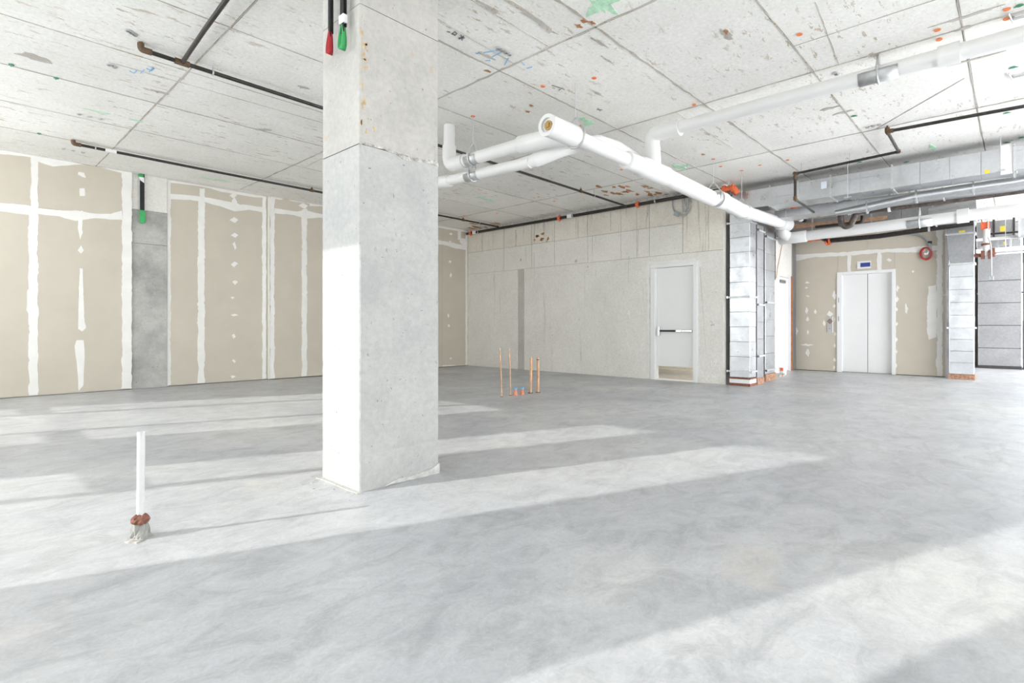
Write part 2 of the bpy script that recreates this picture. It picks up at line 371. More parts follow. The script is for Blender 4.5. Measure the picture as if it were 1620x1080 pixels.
# joint compound: ragged skins of plaster over joints and screws, lying 1.5 mm proud of the boards
_lift = [0.0]
def nextlift():
    _lift[0] = (_lift[0]+0.00013) % 0.0026
    return _lift[0]
def ragged(poly2, step, amp, rnd):
    out = []
    n = len(poly2)
    for i in range(n):
        a = Vector(poly2[i]); b_ = Vector(poly2[(i+1) % n]); d = (b_-a).length; m_ = max(1, int(d/step))
        nrm = Vector(((b_-a).y, -(b_-a).x)); nrm = nrm.normalized() if nrm.length else nrm
        ph = rnd.uniform(0, 50)
        for k in range(m_):
            t = k/m_; q = a.lerp(b_, t)
            e = (noise.noise(Vector((q.x*5+ph, q.y*5, 0)))*1.3+noise.noise(Vector((q.x*21, q.y*21+ph, 3)))*0.7)*amp
            if rnd.random() < 0.12: e += rnd.uniform(-1, 1)*amp*0.9
            out.append(q+nrm*e)
    return out
def skin(pxpoly, plane, val, parent, amp=0.012, step=0.045, mat='compound', name='joint_compound', lift=0.0015, clamp=True):
    lift += nextlift()
    pts = [(PY if plane == 'y' else PX)(x, y, val) for x, y in pxpoly]
    P2 = [((p.x if plane == 'y' else p.y), p.z) for p in pts]
    R2 = ragged(P2, step, amp, rr)
    R3 = []
    for q in R2:
        z = min(max(q.y, 0.02), H-0.001) if clamp else q.y
        R3.append((q.x, val-lift, z) if plane == 'y' else (val-lift, q.x, z))
    return MB().prism(R3, (0, 1, 0) if plane == 'y' else (1, 0, 0), lift-0.0003).build(name, mat, parent)
def vstrip(xa, xb, ya, yb, plane, val, parent, amp=0.013, **k): return skin([(xa, ya), (xb, ya), (xb, yb), (xa, yb)], plane, val, parent, amp, **k)
W1 = ('y', YL, wall_left)
skin([(-60, 226), (0, 235.5), (104, 253), (208, 271), (208, 276), (190, 273), (165, 266), (140, 259), (104, 262), (84, 263), (66, 258), (50, 249), (28, 246), (0, 244), (-60, 232)], *W1, amp=0.006)
vstrip(49, 60.5, 247, 331, *W1); vstrip(45, 60, 329, 627, *W1)
skin([(-60, 312), (0, 321), (47, 325), (55, 329), (64, 329), (100, 333), (120, 333), (150, 338), (175, 338), (193, 333), (194, 348), (165, 346), (150, 345), (120, 349), (95, 343), (60, 338), (48, 340), (0, 334), (-60, 326)], *W1, amp=0.008)
vstrip(193, 208.5, 272, 614.5, *W1)
skin([(124, 272), (133, 273), (136, 281), (130, 280), (124, 276)], *W1, amp=0.006); vstrip(126, 134.5, 298, 310, *W1, amp=.01)
skin([(124, 334), (131, 333), (130, 362), (131, 368), (127, 379), (124, 364)], *W1, amp=0.006); skin([(128, 388), (132, 396), (128, 401), (123, 396)], *W1, amp=0.006)
skin([(126, 424), (131, 425), (133, 500), (136, 518), (130, 524), (124, 520), (124, 490)], *W1, amp=0.006)
skin([(121, 538), (132, 538), (134, 560), (132, 610), (124, 618), (123, 590), (118, 548)], *W1, amp=0.006)
skin([(43, 460), (46, 456), (46, 500), (42, 490)], *W1, amp=.006)
W2 = ('y', YL2, wall_left)
skin([(265, 282), (340, 295), (420, 309.5), (420, 313), (405, 312), (372, 307), (350, 303), (330, 297), (300, 292), (268, 289)], *W2, amp=0.006)
vstrip(264.5, 270, 286, 609, *W2, amp=.012)
skin([(268, 306), (300, 309), (325, 312), (352, 317), (380, 323), (418, 328), (418, 336), (395, 332), (372, 334), (350, 327), (325, 320), (300, 316), (268, 315)], *W2, amp=0.008)
vstrip(316, 324, 298, 312, *W2); vstrip(313, 323.5, 312, 606, *W2, amp=.016)
for (cx, cyy, wx, hy) in [(369, 309, 12, 8), (371, 323, 9, 22), (370, 348, 14, 9), (371, 372, 12, 8), (371, 389, 7, 13), (371, 418, 11, 9), (372, 447, 9, 7), (368, 471, 7, 4), (371, 498, 12, 4), (370, 532, 6, 8), (370, 571, 6, 6), (369, 596, 8, 5)]:
    skin([(cx-wx/2, cyy+rr.uniform(-.3, .1)*hy), (cx, cyy-hy/2), (cx+wx/2, cyy+rr.uniform(-.2, .3)*hy), (cx+rr.uniform(-.2, .2)*wx, cyy+hy/2)], *W2, amp=0.008, step=0.03)
vstrip(415, 421, 311, 600, *W2)
W3 = ('y', YL3, wall_left)
skin([(427, 306), (522, 322), (560, 330), (560, 338), (522, 328), (500, 325), (484, 321), (462, 318), (449, 313), (444, 316), (434, 314), (427, 314)], *W3, amp=0.006)
vstrip(427, 434, 312, 600, *W3, amp=.016)
skin([(434, 329), (470, 335), (481, 332), (500, 337), (530, 343), (560, 349), (560, 356), (522, 347), (505, 344), (484, 346), (465, 340), (434, 337)], *W3, amp=0.008)
vstrip(477.5, 485.5, 330, 595, *W3, amp=.016)
skin([(472, 325), (480, 321), (487, 325), (482, 331)], *W3, amp=0.008); vstrip(490, 505, 322.5, 326, *W3, amp=.008)
vstrip(518, 524, 400, 590, *W3, amp=.02)
skin([(690, 356), (738, 364), (738, 367.5), (690, 359.5)], *W3, amp=0.004)
vstrip(724, 729, 363, 379, *W3, amp=.01); skin([(726, 376), (738, 378), (738, 392), (728, 384)], *W3, amp=.01)
skin([(690, 379), (710, 383), (738, 388), (738, 395), (722, 393), (700, 387), (690, 386)], *W3, amp=0.012)
for (cx, cyy, wx, hy) in [(713.5, 370, 6, 5), (712, 382, 5, 4), (712, 414, 5, 5), (713, 435, 4, 8), (709.5, 499, 3, 8), (710, 515, 4, 6), (713, 567, 4, 4)]:
    skin([(cx-wx/2, cyy), (cx, cyy-hy/2), (cx+wx/2, cyy), (cx, cyy+hy/2)], *W3, amp=0.01, step=0.04)
vstrip(736.5, 739.5, 366, 577, *W3, amp=.008)
vstrip(700, 736, 577.5, 579, *W3, amp=.01)
# concrete core wall with its pour lines, door opening, groove
wall_back = bpy.data.objects.new('wall_back', None); C.objects.link(wall_back); wall_back['kind'] = 'structure'
DY0, DY1, DZ = 4.68, 5.72, 2.45      # rough opening
TH = 0.28
z1, z2 = 2.62, 3.235
GA, GB = 9.36, 9.60
def cwall(y0, y1, za, zb, mat='core', dx=0.0): MB().box(XB+dx, XB+TH, y0, y1, za, zb).build('concrete_lift', mat, wall_back, bevel=0.004)
cwall(GB, YL+0.1, 0, z1); cwall(DY1, GA, 0, z1, dx=0.001); cwall(4.16, DY0, 0, z1, dx=0.001)
MB().box(XB+0.001, XB+TH, DY0, DY1, DZ, z1).build('door_head', 'core', wall_back)
MB().box(XB+0.022, XB+TH, GA, GB, 0, z1).build('recessed_groove', 'groove', wall_back)
cwall(5.0, YL+0.1, z1+0.006, z2, dx=0.003); cwall(4.16, 4.99, z1+0.006, H, 'core_top', dx=0.002)
cwall(5.0, YL+0.1, z2+0.006, H, 'core_top', dx=0.005)
MB().box(XB+0.02, XB+TH, 4.16, YL+0.1, z1-0.002, H).build('joint_backing', 'groove', wall_back)
for y in (10.1, 9.1, 8.35, 7.35, 6.45, 6.05, 5.75, 4.45):     # board joints in the upper lifts
    MB().prism([(XB-0.0005, y+0.004, z1+0.02), (XB-0.0005, y-0.004, z1+0.02), (XB-0.0005, y-0.003+rr.uniform(-.01, .01), H-0.02), (XB-0.0005, y+0.003, H-0.02)], (1, 0, 0), 0.006).build('board_joint', 'groove', wall_back)
# crack lines, knots and drips on the wall
for (x0, y0, x1, y1) in [(845, 398, 845, 455), (925, 430, 925, 530), (995, 405, 994, 450), (937, 372, 937, 415), (1010, 362, 1009, 405), (1107, 420, 1117, 560)]:
    a = PX(x0, y0, XB); b_ = PX(x1, y1, XB)
    MB().prism([(XB-0.0006, a.y+0.004, a.z), (XB-0.0006, a.y-0.004, a.z), (XB-0.0006, b_.y-0.001, b_.z), (XB-0.0006, b_.y+0.001, b_.z)], (1, 0, 0), 0.003).build('hairline_crack', 'groove', wall_back)
for (x0, y0, x1, y1, wd) in [(816, 363, 816, 390, .05), (1025, 325, 1024, 345, .05), (966, 335, 966, 365, .02), (929, 348, 929, 370, .02), (860, 352, 860, 372, .05)]:
    a = PX(x0, y0, XB); b_ = PX(x1, y1, XB)
    R2 = ragged([(a.y+wd/2, a.z), (a.y-wd/2, a.z), (b_.y-wd/3, b_.z), (b_.y+wd/3, b_.z)], .04, .012, rr)
    MB().prism([(XB+0.0042, q.x, q.y) for q in R2], (1, 0, 0), 0.003).build('drip_stain', 'rough' if wd > .04 else 'groove', wall_back)
for k in range(9):
    p = PX(850+rr.uniform(-5, 18), 375+rr.uniform(-6, 7), XB)
    MB().prism(blob((XB+0.002, p.y, p.z), rr.uniform(.02, .06), rr.uniform(.015, .03), 9, rr, .5, 'x'), (1, 0, 0), 0.003).build('rust_spot', 'rust_stain', wall_back)
for (px, py, r_) in [(911, 413, .035), (824, 411, .03), (959, 495, .03), (995, 494.5, .05), (930, 422, .02), (916, 505, .015), (861, 539, .012), (874, 530, .012)]:
    p = PX(px, py, XB)
    MB().prism(blob((XB-0.0005, p.y, p.z), r_, r_*1.2, 10, rr, .3, 'x'), (1, 0, 0), 0.003).build('patch_spot', 'groove' if px not in (959, 995) else 'compound', wall_back)
# crusty grout along the ceiling line
R = ragged([(YL, H-0.001), (4.2, H-0.001), (4.2, H-0.05), (YL, H-0.05)], .08, .022, rr)
MB().prism([(XB-0.006, q.x, min(q.y, H-0.0005)) for q in R], (1, 0, 0), 0.01).build('grout_line', 'rough', wall_back)
# core side wall (parallel to the left wall), with second door
wall_right = bpy.data.objects.new('wall_right', None); C.objects.link(wall_right); wall_right['kind'] = 'structure'
D2A, D2B, D2Z = 13.92, 14.86, 2.40
MB().box(XB+0.035, D2A, YS-0.0, YS+0.25, 0, H).build('concrete_lift', 'core', wall_right)
MB().prism([(XB+0.001, 4.16, 0), (XB+0.036, 4.125, 0), (XB+0.3, 4.125, 0), (XB+0.3, 4.159, 0), (XB+0.001, 4.159, 0)], (0, 0, 1), H).build('chamfered_corner', 'core', wall_right)
MB().box(D2B, XE+0.2, YS, YS+0.25, 0, H).box(D2A, D2B, YS, YS+0.25, D2Z, H).build('concrete_lift', 'core', wall_right)
# elevator wall
wall_elevator = bpy.data.objects.new('wall_elevator', None); C.objects.link(wall_elevator); wall_elevator['kind'] = 'structure'
EY0, EY1, EZ = 2.09, 3.25, 2.45
YR = 1.16
ezj = PX(1400, 394, XE).z
for (ya, yb, za, zb) in [(EY1, YS, 0.012, ezj), (YR, EY0, 0.012, ezj), (EY0, EY1, EZ, ezj), (YR, 2.62, ezj, H), (2.62, YS, ezj, H)]:
    MB().box(XE, XE+0.016, ya+0.001, yb-0.001, za+0.001, zb-0.001).build('drywall_board', 'drywall', wall_elevator, bevel=0.001)
MB().box(XE+0.017, XE+0.12, YR+0.01, EY0, 0, H).box(XE+0.017, XE+0.12, EY1, YS, 0, H).box(XE+0.017, XE+0.12, EY0, EY1, EZ, H).build('wall_core', 'dark', wall_elevator)
WE = ('x', XE, wall_elevator)
skin([(1257, 403), (1290, 401), (1340, 398), (1400, 394), (1486, 388), (1486, 395), (1462, 399), (1440, 399), (1400, 399), (1345, 404), (1290, 407), (1262, 412), (1257, 411)], *WE, amp=.014)
vstrip(1340.5, 1346.5, 400, 430, *WE, amp=.02); vstrip(1387.5, 1395.5, 396, 426.5, *WE, amp=.02)
vstrip(1255.8, 1258.3, 366, 583, *WE, amp=.025); vstrip(1482, 1491, 362, 598, *WE, amp=.02)
vstrip(1484, 1491, 352, 398, *WE, amp=.02)
skin([(1468, 453), (1482, 450), (1482, 533), (1470, 537), (1466, 520)], *WE, amp=.015)
for (cx, cyy, wx, hy) in [(1277, 447, 8, 3), (1276, 455, 6, 3), (1278, 468, 6, 4), (1276, 491, 6, 11), (1290, 493, 4, 8), (1277, 505, 6, 8), (1278, 525, 5, 8), (1277, 545, 22, 4), (1278, 558, 7, 13), (1304, 511, 5, 10), (1320, 466.5, 7, 15), (1320, 484, 6, 6), (1321, 505, 3, 8), (1321, 528, 4, 7), (1320, 546, 4, 9), (1320, 569, 4, 7), (1320, 581, 4, 7),
                          (1420, 455, 6, 14), (1419, 472, 5, 12), (1418.5, 489, 4, 7), (1418.5, 512, 4, 6), (1418, 537, 4, 7), (1418, 556, 3, 7), (1418, 578, 4, 8), (1433, 488, 6, 18), (1407, 411, 7, 6), (1445, 429, 3, 4), (1312.5, 496, 11, 9), (1260, 523, 6, 14)]:
    skin([(cx-wx/2, cyy+.1*hy), (cx-.1*wx, cyy-hy/2), (cx+wx/2, cyy), (cx+.1*wx, cyy+hy/2)], *WE, amp=0.02, step=0.04)
# steel studs at the open end of the elevator wall
MB().box(XE-0.004, XE+0.13, YR-0.012, YR+0.002, 0.01, H).build('corner_board', 'compound', wall_elevator)
MB().box(XE+0.0, XE+0.14, YR-0.06, YR-0.014, 0, H-0.01).box(XE+0.15, XE+0.3, YR-0.05, YR+0.0, 0, H-0.01).build('steel_stud', 'galv_dull', wall_elevator)
MB().box(XE+0.35, XE+0.5, YR-0.06, YR+0.06, 0, H-0.01).build('wood_post', 'brown_wood', wall_elevator)
# corridor behind the back wall door
corridor = S('wall_corridor', MB().box(12.1, 12.25, 4.5, 8.0, 0, H).box(XB+TH+0.001, 12.1, 7.85, 8.0, 0, H), 'core')
MB().box(10.9, 11.6, 6.2, 6.36, 0, H-0.01).build('corridor_pier', 'pilaster', corridor)
MB().box(12.0, 12.099, 4.5, 7.84, 0.0, 0.1).build('corridor_curb', 'compound', corridor)
fill_light = thing('corridor_fill_light', 'added unseen light strip on the corridor ceiling behind the white exit door', 'light', (11.3, 5.3, H-0.06))  # added light, out of view, to brighten the gap under the door
MB().box(11.2, 11.4, 4.7, 5.9, H-0.075, H-0.005).build('housing', 'white_paint', fill_light)
MB().box(11.215, 11.385, 4.72, 5.88, H-0.082, H-0.074).build('fill_panel', 'fill_light', fill_light)
# window wall (behind the left frame edge) and far walls
win_spans = [(11.08, 7.88, [(10.25, 11.08, True), (8.65, 10.25, False), (7.88, 8.65, True)]),
             (6.38, 4.00, [(5.62, 6.38, True), (4.0, 5.62, False)]),
             (2.49, 1.90, [(1.90, 2.49, False)]), (1.45, -1.5, [(-0.05, 1.45, False), (-1.5, -0.05, False)])]
WT = 3.70; SILL = 0.95
wall_win = bpy.data.objects.new('wall_window_side', None); C.objects.link(wall_win); wall_win['kind'] = 'structure'
edges = [NY]+[v for (a, b_, _) in win_spans for v in (a, b_)]+[WY-0.2]
mb = MB()
for i in range(0, len(edges), 2): mb.box(WX-0.14, WX, edges[i+1], edges[i], 0, H)
mb.box(WX-0.14, WX, WY-0.2, NY, WT, H+0.2).box(WX-0.14, WX, WY-0.2, NY, 0, SILL)
mb.build('solid_wall', 'white_paint', wall_win)
def portal(loc, rot, sx, sy):
    l = bpy.data.lights.new('window_portal', 'AREA'); l.shape = 'RECTANGLE'; l.size = sx; l.size_y = sy; l.cycles.is_portal = True
    o = bpy.data.objects.new('window_portal', l); C.objects.link(o); o.location = loc; o.rotation_euler = rot
n_ = 0
for a, b_, panes in win_spans:
    n_ += 1; mb = MB()
    for y in (a, b_): mb.box(WX-0.1, WX-0.04, y-0.025, y+0.025, SILL, WT)
    for (p0, p1, tr_) in panes:
        if p0 > b_+0.01: mb.box(WX-0.11, WX-0.03, p0-0.045, p0+0.045, SILL, WT)
        if tr_: mb.box(WX-0.1, WX-0.04, p0, p1, 1.36, 1.50)
    mb.box(WX-0.1, WX-0.04, b_, a, SILL-0.01, SILL+0.04)
    fr = mb.build('window_%d' % n_, 'dark', None, kind='structure')
    MB().box(WX-.075, WX-.07, b_, a, SILL, WT).build('pane', 'dimming_glass', fr)
    portal((WX-0.15, (a+b_)/2, (WT+SILL)/2), (0, math.radians(-90), 0), WT-SILL, a-b_)
# street side wall behind the camera: long run of tall openings, unseen, placed to brighten the far floor
wall_street = bpy.data.objects.new('wall_street', None); C.objects.link(wall_street); wall_street['kind'] = 'structure'
mb = MB().box(WX-0.2, EX+0.2, WY-0.2, WY, 3.6, H+0.2).box(WX-0.2, EX+0.2, WY-0.2, WY, 0, 0.12)
xs = [WX-0.2, 5.7]
x = 5.7
while x < EX-4: x += 4.1; xs += [x, x+0.25]; x += 0.25
xs += [EX+0.2]
spans = []
for i in range(0, len(xs)-1, 2): mb.box(xs[i], xs[i+1], WY-0.2, WY, 0, H)
mb.build('solid_wall', 'white_paint', wall_street)
for i in range(1, len(xs)-2, 2):
    a, b_ = xs[i], xs[i+1]
    n_ += 1; f_ = MB().box((a+b_)/2-.03, (a+b_)/2+.03, WY-.13, WY-.05, .12, 3.6).box(a, b_, WY-.13, WY-.05, 3.55, 3.6)
    fr = f_.build('window_%d' % n_, 'dark', None, kind='structure')
    MB().box(a, b_, WY-.1, WY-.094, .12, 3.55).build('pane', 'clear_glass', fr)
    portal(((a+b_)/2, WY-0.21, 1.86), (math.radians(-90)+math.pi, 0, 0), b_-a, 3.48)
# far end wall with a strip window
wall_far = S('wall_far', MB().box(EX, EX+0.2, WY, NY, 0, 1.35).box(EX, EX+0.2, WY, NY, 3.35, H).box(EX, EX+0.2, WY, -3.8, 1.35, 3.35).box(EX, EX+0.2, 3.2, NY, 1.35, 3.35), 'pilaster')
fw = S('window_%d' % (n_+1), MB().box(EX+.05, EX+.1, -3.8, 3.2, 2.3, 2.36).box(EX+.05, EX+.1, 1.6, 1.66, 1.35, 3.35).box(EX+.05, EX+.1, -1.0, -.94, 1.35, 3.35), 'dark')
MB().box(EX+.07, EX+.076, -3.8, 3.2, 1.35, 3.35).build('pane', 'glass', fw)
portal((EX+0.25, -0.3, 2.35), (0, math.radians(90), 0), 2.0, 7.0)
# ------------------------------------------------------------------ the column
col = thing('concrete_column', 'square raw concrete column with rough pour joints standing in the middle of the floor', 'column', (2.29, 3.50, 0))
def rough_box(x0, x1, y0, y1, za, zb, seed, amp=0.006, cut=14, chip=0.012):
    bm = bmesh.new(); bmesh.ops.create_cube(bm, size=1)
    for v in bm.verts:
        v.co = Vector((x0 if v.co.x < 0 else x1, y0 if v.co.y < 0 else y1, za if v.co.z < 0 else zb))
    bmesh.ops.bevel(bm, geom=[e for e in bm.edges if abs(e.verts[0].co.z-e.verts[1].co.z) > 0.1], offset=0.008, segments=1, affect='EDGES')
    es = [e for e in bm.edges if abs(e.verts[0].co.z-e.verts[1].co.z) > 0.1]
    bmesh.ops.subdivide_edges(bm, edges=es, cuts=int((zb-za)/0.025), use_grid_fill=True)
    for v in bm.verts:
        n1 = noise.noise(Vector((v.co.x*40+seed, v.co.y*40, v.co.z*30)))
        if n1 > 0.18:
            c_ = Vector(((x0+x1)/2, (y0+y1)/2, v.co.z)); d = (c_-v.co).normalized(); v.co += d*(n1-0.18)*chip*0.7
    mb = MB(); bm.verts.ensure_lookup_table(); bm.verts.index_update()
    mb.add([v.co.copy() for v in bm.verts], [[v.index for v in f.verts] for f in bm.faces]); bm.free(); return mb
CX0, CX1, CY0, CY1 = 1.95, 2.635, 3.255, 3.78
rough_box(CX0, CX1, CY0, CY1, 0, 2.37, 1).build('column_lift', 'column', col)
rough_box(CX0+0.002, CX1-0.002, CY0+0.003, CY1-0.002, 2.378, 3.325, 4).build('column_lift', 'column_top', col)
rough_box(CX0+0.001, CX1-0.001, CY0+0.001, CY1-0.002, 3.329, H+0.002, 8).build('column_lift', 'column_top', col)
MB().box(CX0+0.02, CX1-0.02, CY0+0.02, CY1-0.02, 2.3, 3.4).build('joint_core', 'joint', col)
# crusty line of the joint and grout skirt at the foot
R = ragged([(CX0+.004, 2.385), (CX1-.004, 2.385), (CX1-.004, 2.355), (CX0+.004, 2.365)], .02, .018, rr)
MB().prism([(q.x, CY0-0.002, q.y) for q in R], (0, 1, 0), 0.006).build('joint_crust', 'crust', col)
R = ragged([(CX0+.18, 0.002), (CX1, 0.002), (CX1, 0.075), (CX1-.08, .05), (CX0+.3, .03)], .03, .012, rr)
MB().prism([(q.x, CY0-0.012, max(q.y, 0)) for q in R], (0, 1, 0), 0.016).build('grout_skirt', 'rough', col)
R = ragged([(CX0-.03, CY0-.02), (CX0-.005, CY0-.03), (CX0+.03, CY1), (CX0-.035, CY1+.02)], .03, .01, rr)
MB().prism([(q.x, q.y, -0.001) for q in R], (0, 0, 1), 0.008).build('grout_skirt', 'column', col)
for (px, py, wx, hz) in [(627, 372, .01, .02), (608, 330, .008, .02), (622, 380, .012, .015), (594, 395, .01, .015), (612, 396, .008, .02), (640, 398, .01, .01), (637, 372, .008, .01), (660, 317, .04, .015), (700, 312, .0, .0)]:
    if wx:
        p = PY(px, py, CY0); MB().prism(blob((p.x, CY0-0.001, p.z), wx, hz, 9, rr, .5, 'y'), (0, 1, 0), 0.002).build('pit_mark', 'pilaster', col)
for (x0, y0, x1, y1) in [(597, 420, 638, 440), (638, 440, 610, 452), (599, 353, 609, 359)]:
    a = PY(x0, y0, CY0); b_ = PY(x1, y1, CY0)
    MB().tube([a, a.lerp(b_, .5)+Vector((0, 0, .006)), b_], 0.0014, 5).build('scratch', 'pilaster', col)
for k in range(26):
    z = rr.uniform(2.42, 3.25); x_ = CX0+.012+abs(rr.gauss(0, .03))
    MB().prism(blob((x_, CY0+.0015, z), rr.uniform(.003, .012), rr.uniform(.006, .03), 8, rr, .5, 'y'), (0, 1, 0), 0.004).build('ochre_stain', 'ochre', col)
for k in range(34):
    x_, y_ = CX0-.02-abs(rr.gauss(0, .16)), rr.uniform(CY0-.25, CY1+.1)
    MB().prism(blob((x_, y_, -.001), rr.uniform(.004, .014), rr.uniform(.003, .009), 6, rr, .4), (0, 0, 1), rr.uniform(.002, .005)).build('grout_crumb', 'rough', col)
# ------------------------------------------------------------------ lifting straps
def strap(label, cat, x, y, ztop, zmid, zbot, wd, colmat, tape_z=None, top=None):
    t = thing('lifting_strap', label, cat, (x, y, zbot))
    MB().box(x-0.004, x+0.004, y-wd/2, y+wd/2, zmid-0.02, ztop).box(x-0.022, x-0.015, y-wd/2+.003, y+wd/2-.003, zmid-.06, ztop).build('webbing', 'black_strap', t)
    mb = MB(); pts = []
    for k in range(17):
        a = math.pi*2*k/16; pts.append((math.sin(a)*wd*0.55*(1 if k < 8 else 1), zmid+(zbot-zmid)*(0.5-0.5*math.cos(a))))
    # a flat loop of webbing, wider at the bottom
    vs = []; n = 17
    for k in range(n):
        a = 2*math.pi*k/(n-1); rr_ = 0.5-0.5*math.cos(a)
        yy = y+math.sin(a)*wd*0.62*(0.6+0.5*rr_); zz = zmid+(zbot-zmid)*rr_
        for sx in (-0.030, 0.006): vs.append((x+sx*(0.7+0.6*rr_)-0.004, yy, zz))
    fs = [(2*k, 2*k+1, 2*k+3, 2*k+2) for k in range(n-1)]
    o = mb.add(vs, fs, True).build('loop', colmat, t)
    so_ = o.modifiers.new('thick', 'SOLIDIFY'); so_.thickness = 0.005
    if tape_z: MB().box(x-0.03, x+0.01, y-wd*.62, y+wd*.62, tape_z-.03, tape_z+.03).build('tape', 'tape', t, bevel=.006)
    if top: MB().box(x-0.026, x+0.006, y-wd*.55, y+wd*.55, ztop-.16, ztop).build('top_sleeve', top, t, bevel=.004)
    return t
sx = CX0-0.045
pr_, pg_ = PX(525, 50, sx), PX(545, 30, sx)
strap('black lifting strap ending in a red loop, hanging on the column beside the ceiling', 'strap', sx, pr_.y, H-0.002, PX(525, 50, sx).z, PX(525, 88, sx).z, 0.032, 'red_strap')
MB().box(sx+0.004, CX0+0.0005, pr_.y-.01, pr_.y+.01, H-.12, H-.1).build('nail_block', 'black_strap', bpy.data.objects['lifting_strap'])
t = strap('black lifting strap ending in a green loop with white tape, hanging on the column', 'strap', sx, pg_.y, H-0.002, PX(545, 40, sx).z, PX(545, 81, sx).z, 0.05, 'green_strap', tape_z=PX(545, 32, sx).z)
MB().box(sx+0.004, CX0+0.0005, pg_.y-.01, pg_.y+.01, H-.12, H-.1).build('nail_block', 'black_strap', t)
yp = YL-0.02
a, b_, c_ = PY(223, 274, yp), PY(225, 334, yp), PY(225.5, 353, yp)
t = thing('lifting_strap', 'small lifting strap with green ends hanging on the grey concrete pilaster between drywall panels', 'strap', (c_.x, yp, c_.z))
MB().box(b_.x-.035, b_.x+.035, yp-.004, yp+.004, b_.z, a.z).build('webbing', 'black_strap', t)
MB().box(a.x-.04, a.x+.04, yp-.01, yp+.012, a.z-.07, H-.005).build('top_sleeve', 'green_strap', t, bevel=.004)
MB().prism([(a.x-.03, yp-.011, a.z-.07), (a.x+.045, yp-.011, a.z-.07), (a.x+.05, yp-.011, a.z-.17), (a.x-.01, yp-.011, a.z-.13)], (0, 1, 0), .02).build('tape', 'tape', t)
MB().prism([(b_.x-.035, yp-.012, b_.z+.02), (b_.x+.04, yp-.012, b_.z+.02), (b_.x+.055, yp-.014, c_.z+.05), (b_.x+.03, yp-.014, c_.z), (b_.x-.03, yp-.014, c_.z), (b_.x-.05, yp-.014, c_.z+.06)], (0, 1, 0), .02).build('loop', 'green_strap', t, bevel=.005)
MB().box(a.x-.01, a.x+.01, yp, YL+.031, a.z-.06, a.z-.04).build('nail_block', 'black_strap', t)
# ------------------------------------------------------------------ floor stubs
b0 = PZ(222, 850); t = thing('white_pipe_stub', 'upright white plastic pipe stub with rusty collar standing in the foreground floor', 'pipe', b0)
top = b0+Vector((0.004, 0.0, 0.565))
MB().tube([b0+Vector((0, 0, .03)), top], 0.0185, 24, caps=False).ring(top-Vector((0, 0, .02)), top, 0.015, 0.0187, 24).build('pipe', 'stub_pvc', t)
mb = MB(); vs, fs = [], []
rings = [(0.0, .052), (.02, .042), (.05, .036), (.075, .034), (.09, .022)]
for z, r in rings:
    for k in range(18):
        a = 2*math.pi*k/18; q = r*(1+.5*(noise.noise(Vector((math.cos(a)*2.5, math.sin(a)*2.5, z*25)))))
        vs.append((b0.x+math.cos(a)*q, b0.y+math.sin(a)*q, z-.001))
fs = [(i*18+k, i*18+(k+1) % 18, (i+1)*18+(k+1) % 18, (i+1)*18+k) for i in range(4) for k in range(18)]+[tuple(range(72, 90))]
mb.add(vs, fs).build('mortar_base', 'pilaster', t)
mb = MB(); vs = []
for z, r in [(.078, .034), (.09, .041), (.102, .040), (.116, .033), (.126, .02)]:
    for k in range(20):
        a = 2*math.pi*k/20; q = max(.019, r*(1+.3*noise.noise(Vector((math.cos(a)*5, math.sin(a)*5, z*90)))+rr.uniform(-.12, .12))); vs.append((b0.x+math.cos(a)*q, b0.y+math.sin(a)*q, z+rr.uniform(-.005, .005)))
fs = [(i*20+k, i*20+(k+1) % 20, (i+1)*20+(k+1) % 20, (i+1)*20+k) for i in range(4) for k in range(20)]
mb.add(vs, fs).build('torn_wrap', 'firestop', t)
R = ragged([(b0.x-.03, b0.y+.01), (b0.x+.0, b0.y-.05), (b0.x-.03, b0.y-.08), (b0.x-.075, b0.y-.03)], .01, .014, rr)
MB().prism([(q.x, q.y, -.001) for q in R], (0, 0, 1), .008).build('mortar_crumbs', 'crust', t)
cg = 'copper stubs standing in a row in the floor beyond the column'
for i, (px, py, hy, r, lab, tx) in enumerate([(793.5, 627.5, 551, .0095, 'thin copper tube sticking up from the floor, leftmost of the row', -.03), (807.5, 625.5, 551.5, .0095, 'thin copper tube sticking up from the floor, beside the blue-capped stubs', -.02),
                                   (839, 621.5, 565.5, .021, 'thick copper pipe standing in the floor, plain, right of the blue-capped stubs', .01), (851, 620.5, 565.5, .021, 'thick copper pipe with a black band near its top, rightmost of the row', .0)]):
    p = PZ(px, py); zt = PY(px, hy, p.y).z
    t = thing('copper_stub', lab, 'pipe', p, cg)
    q = p+Vector((tx*RT.x, tx*RT.y, zt))
    MB().tube([p-Vector((0, 0, .002)), p.lerp(q, .45)+Vector((.004, -.003, 0)), q], r, 14, caps=False).ring(q-(q-p).normalized()*.02, q, r*.8, r, 14).build('pipe', 'copper_brown', t)
    MB().tube([p+Vector((0, 0, .0005)), p+Vector((0, 0, .006))], r*2.1, 14).build('floor_collar', 'dark', t)
    if i == 3: MB().ring(p.lerp(q, .93), p.lerp(q, .955), r*.9, r*1.06, 16).build('black_band', 'black_plastic', t, label='black band')
for i, (px, py, lab) in enumerate([(815, 624.5, 'short orange stub with a blue cap, nearer the thin copper tubes'), (826, 623.8, 'short orange stub with a blue cap, nearer the thick copper pipes')]):
    p = PZ(px, py); t = thing('capped_stub', lab, 'pipe stub', p, 'orange stubs with blue caps')
    MB().tube([p, p+Vector((0, 0, .03)), p+Vector((0, 0, .045)), p+Vector((0, 0, .085))], [.038, .034, .024, .024], 16).build('stub', 'clay', t)
    MB().tube([p+Vector((0, 0, .086)), p+Vector((0, 0, .118))], .029, 16).build('cap', 'blue_cap', t)
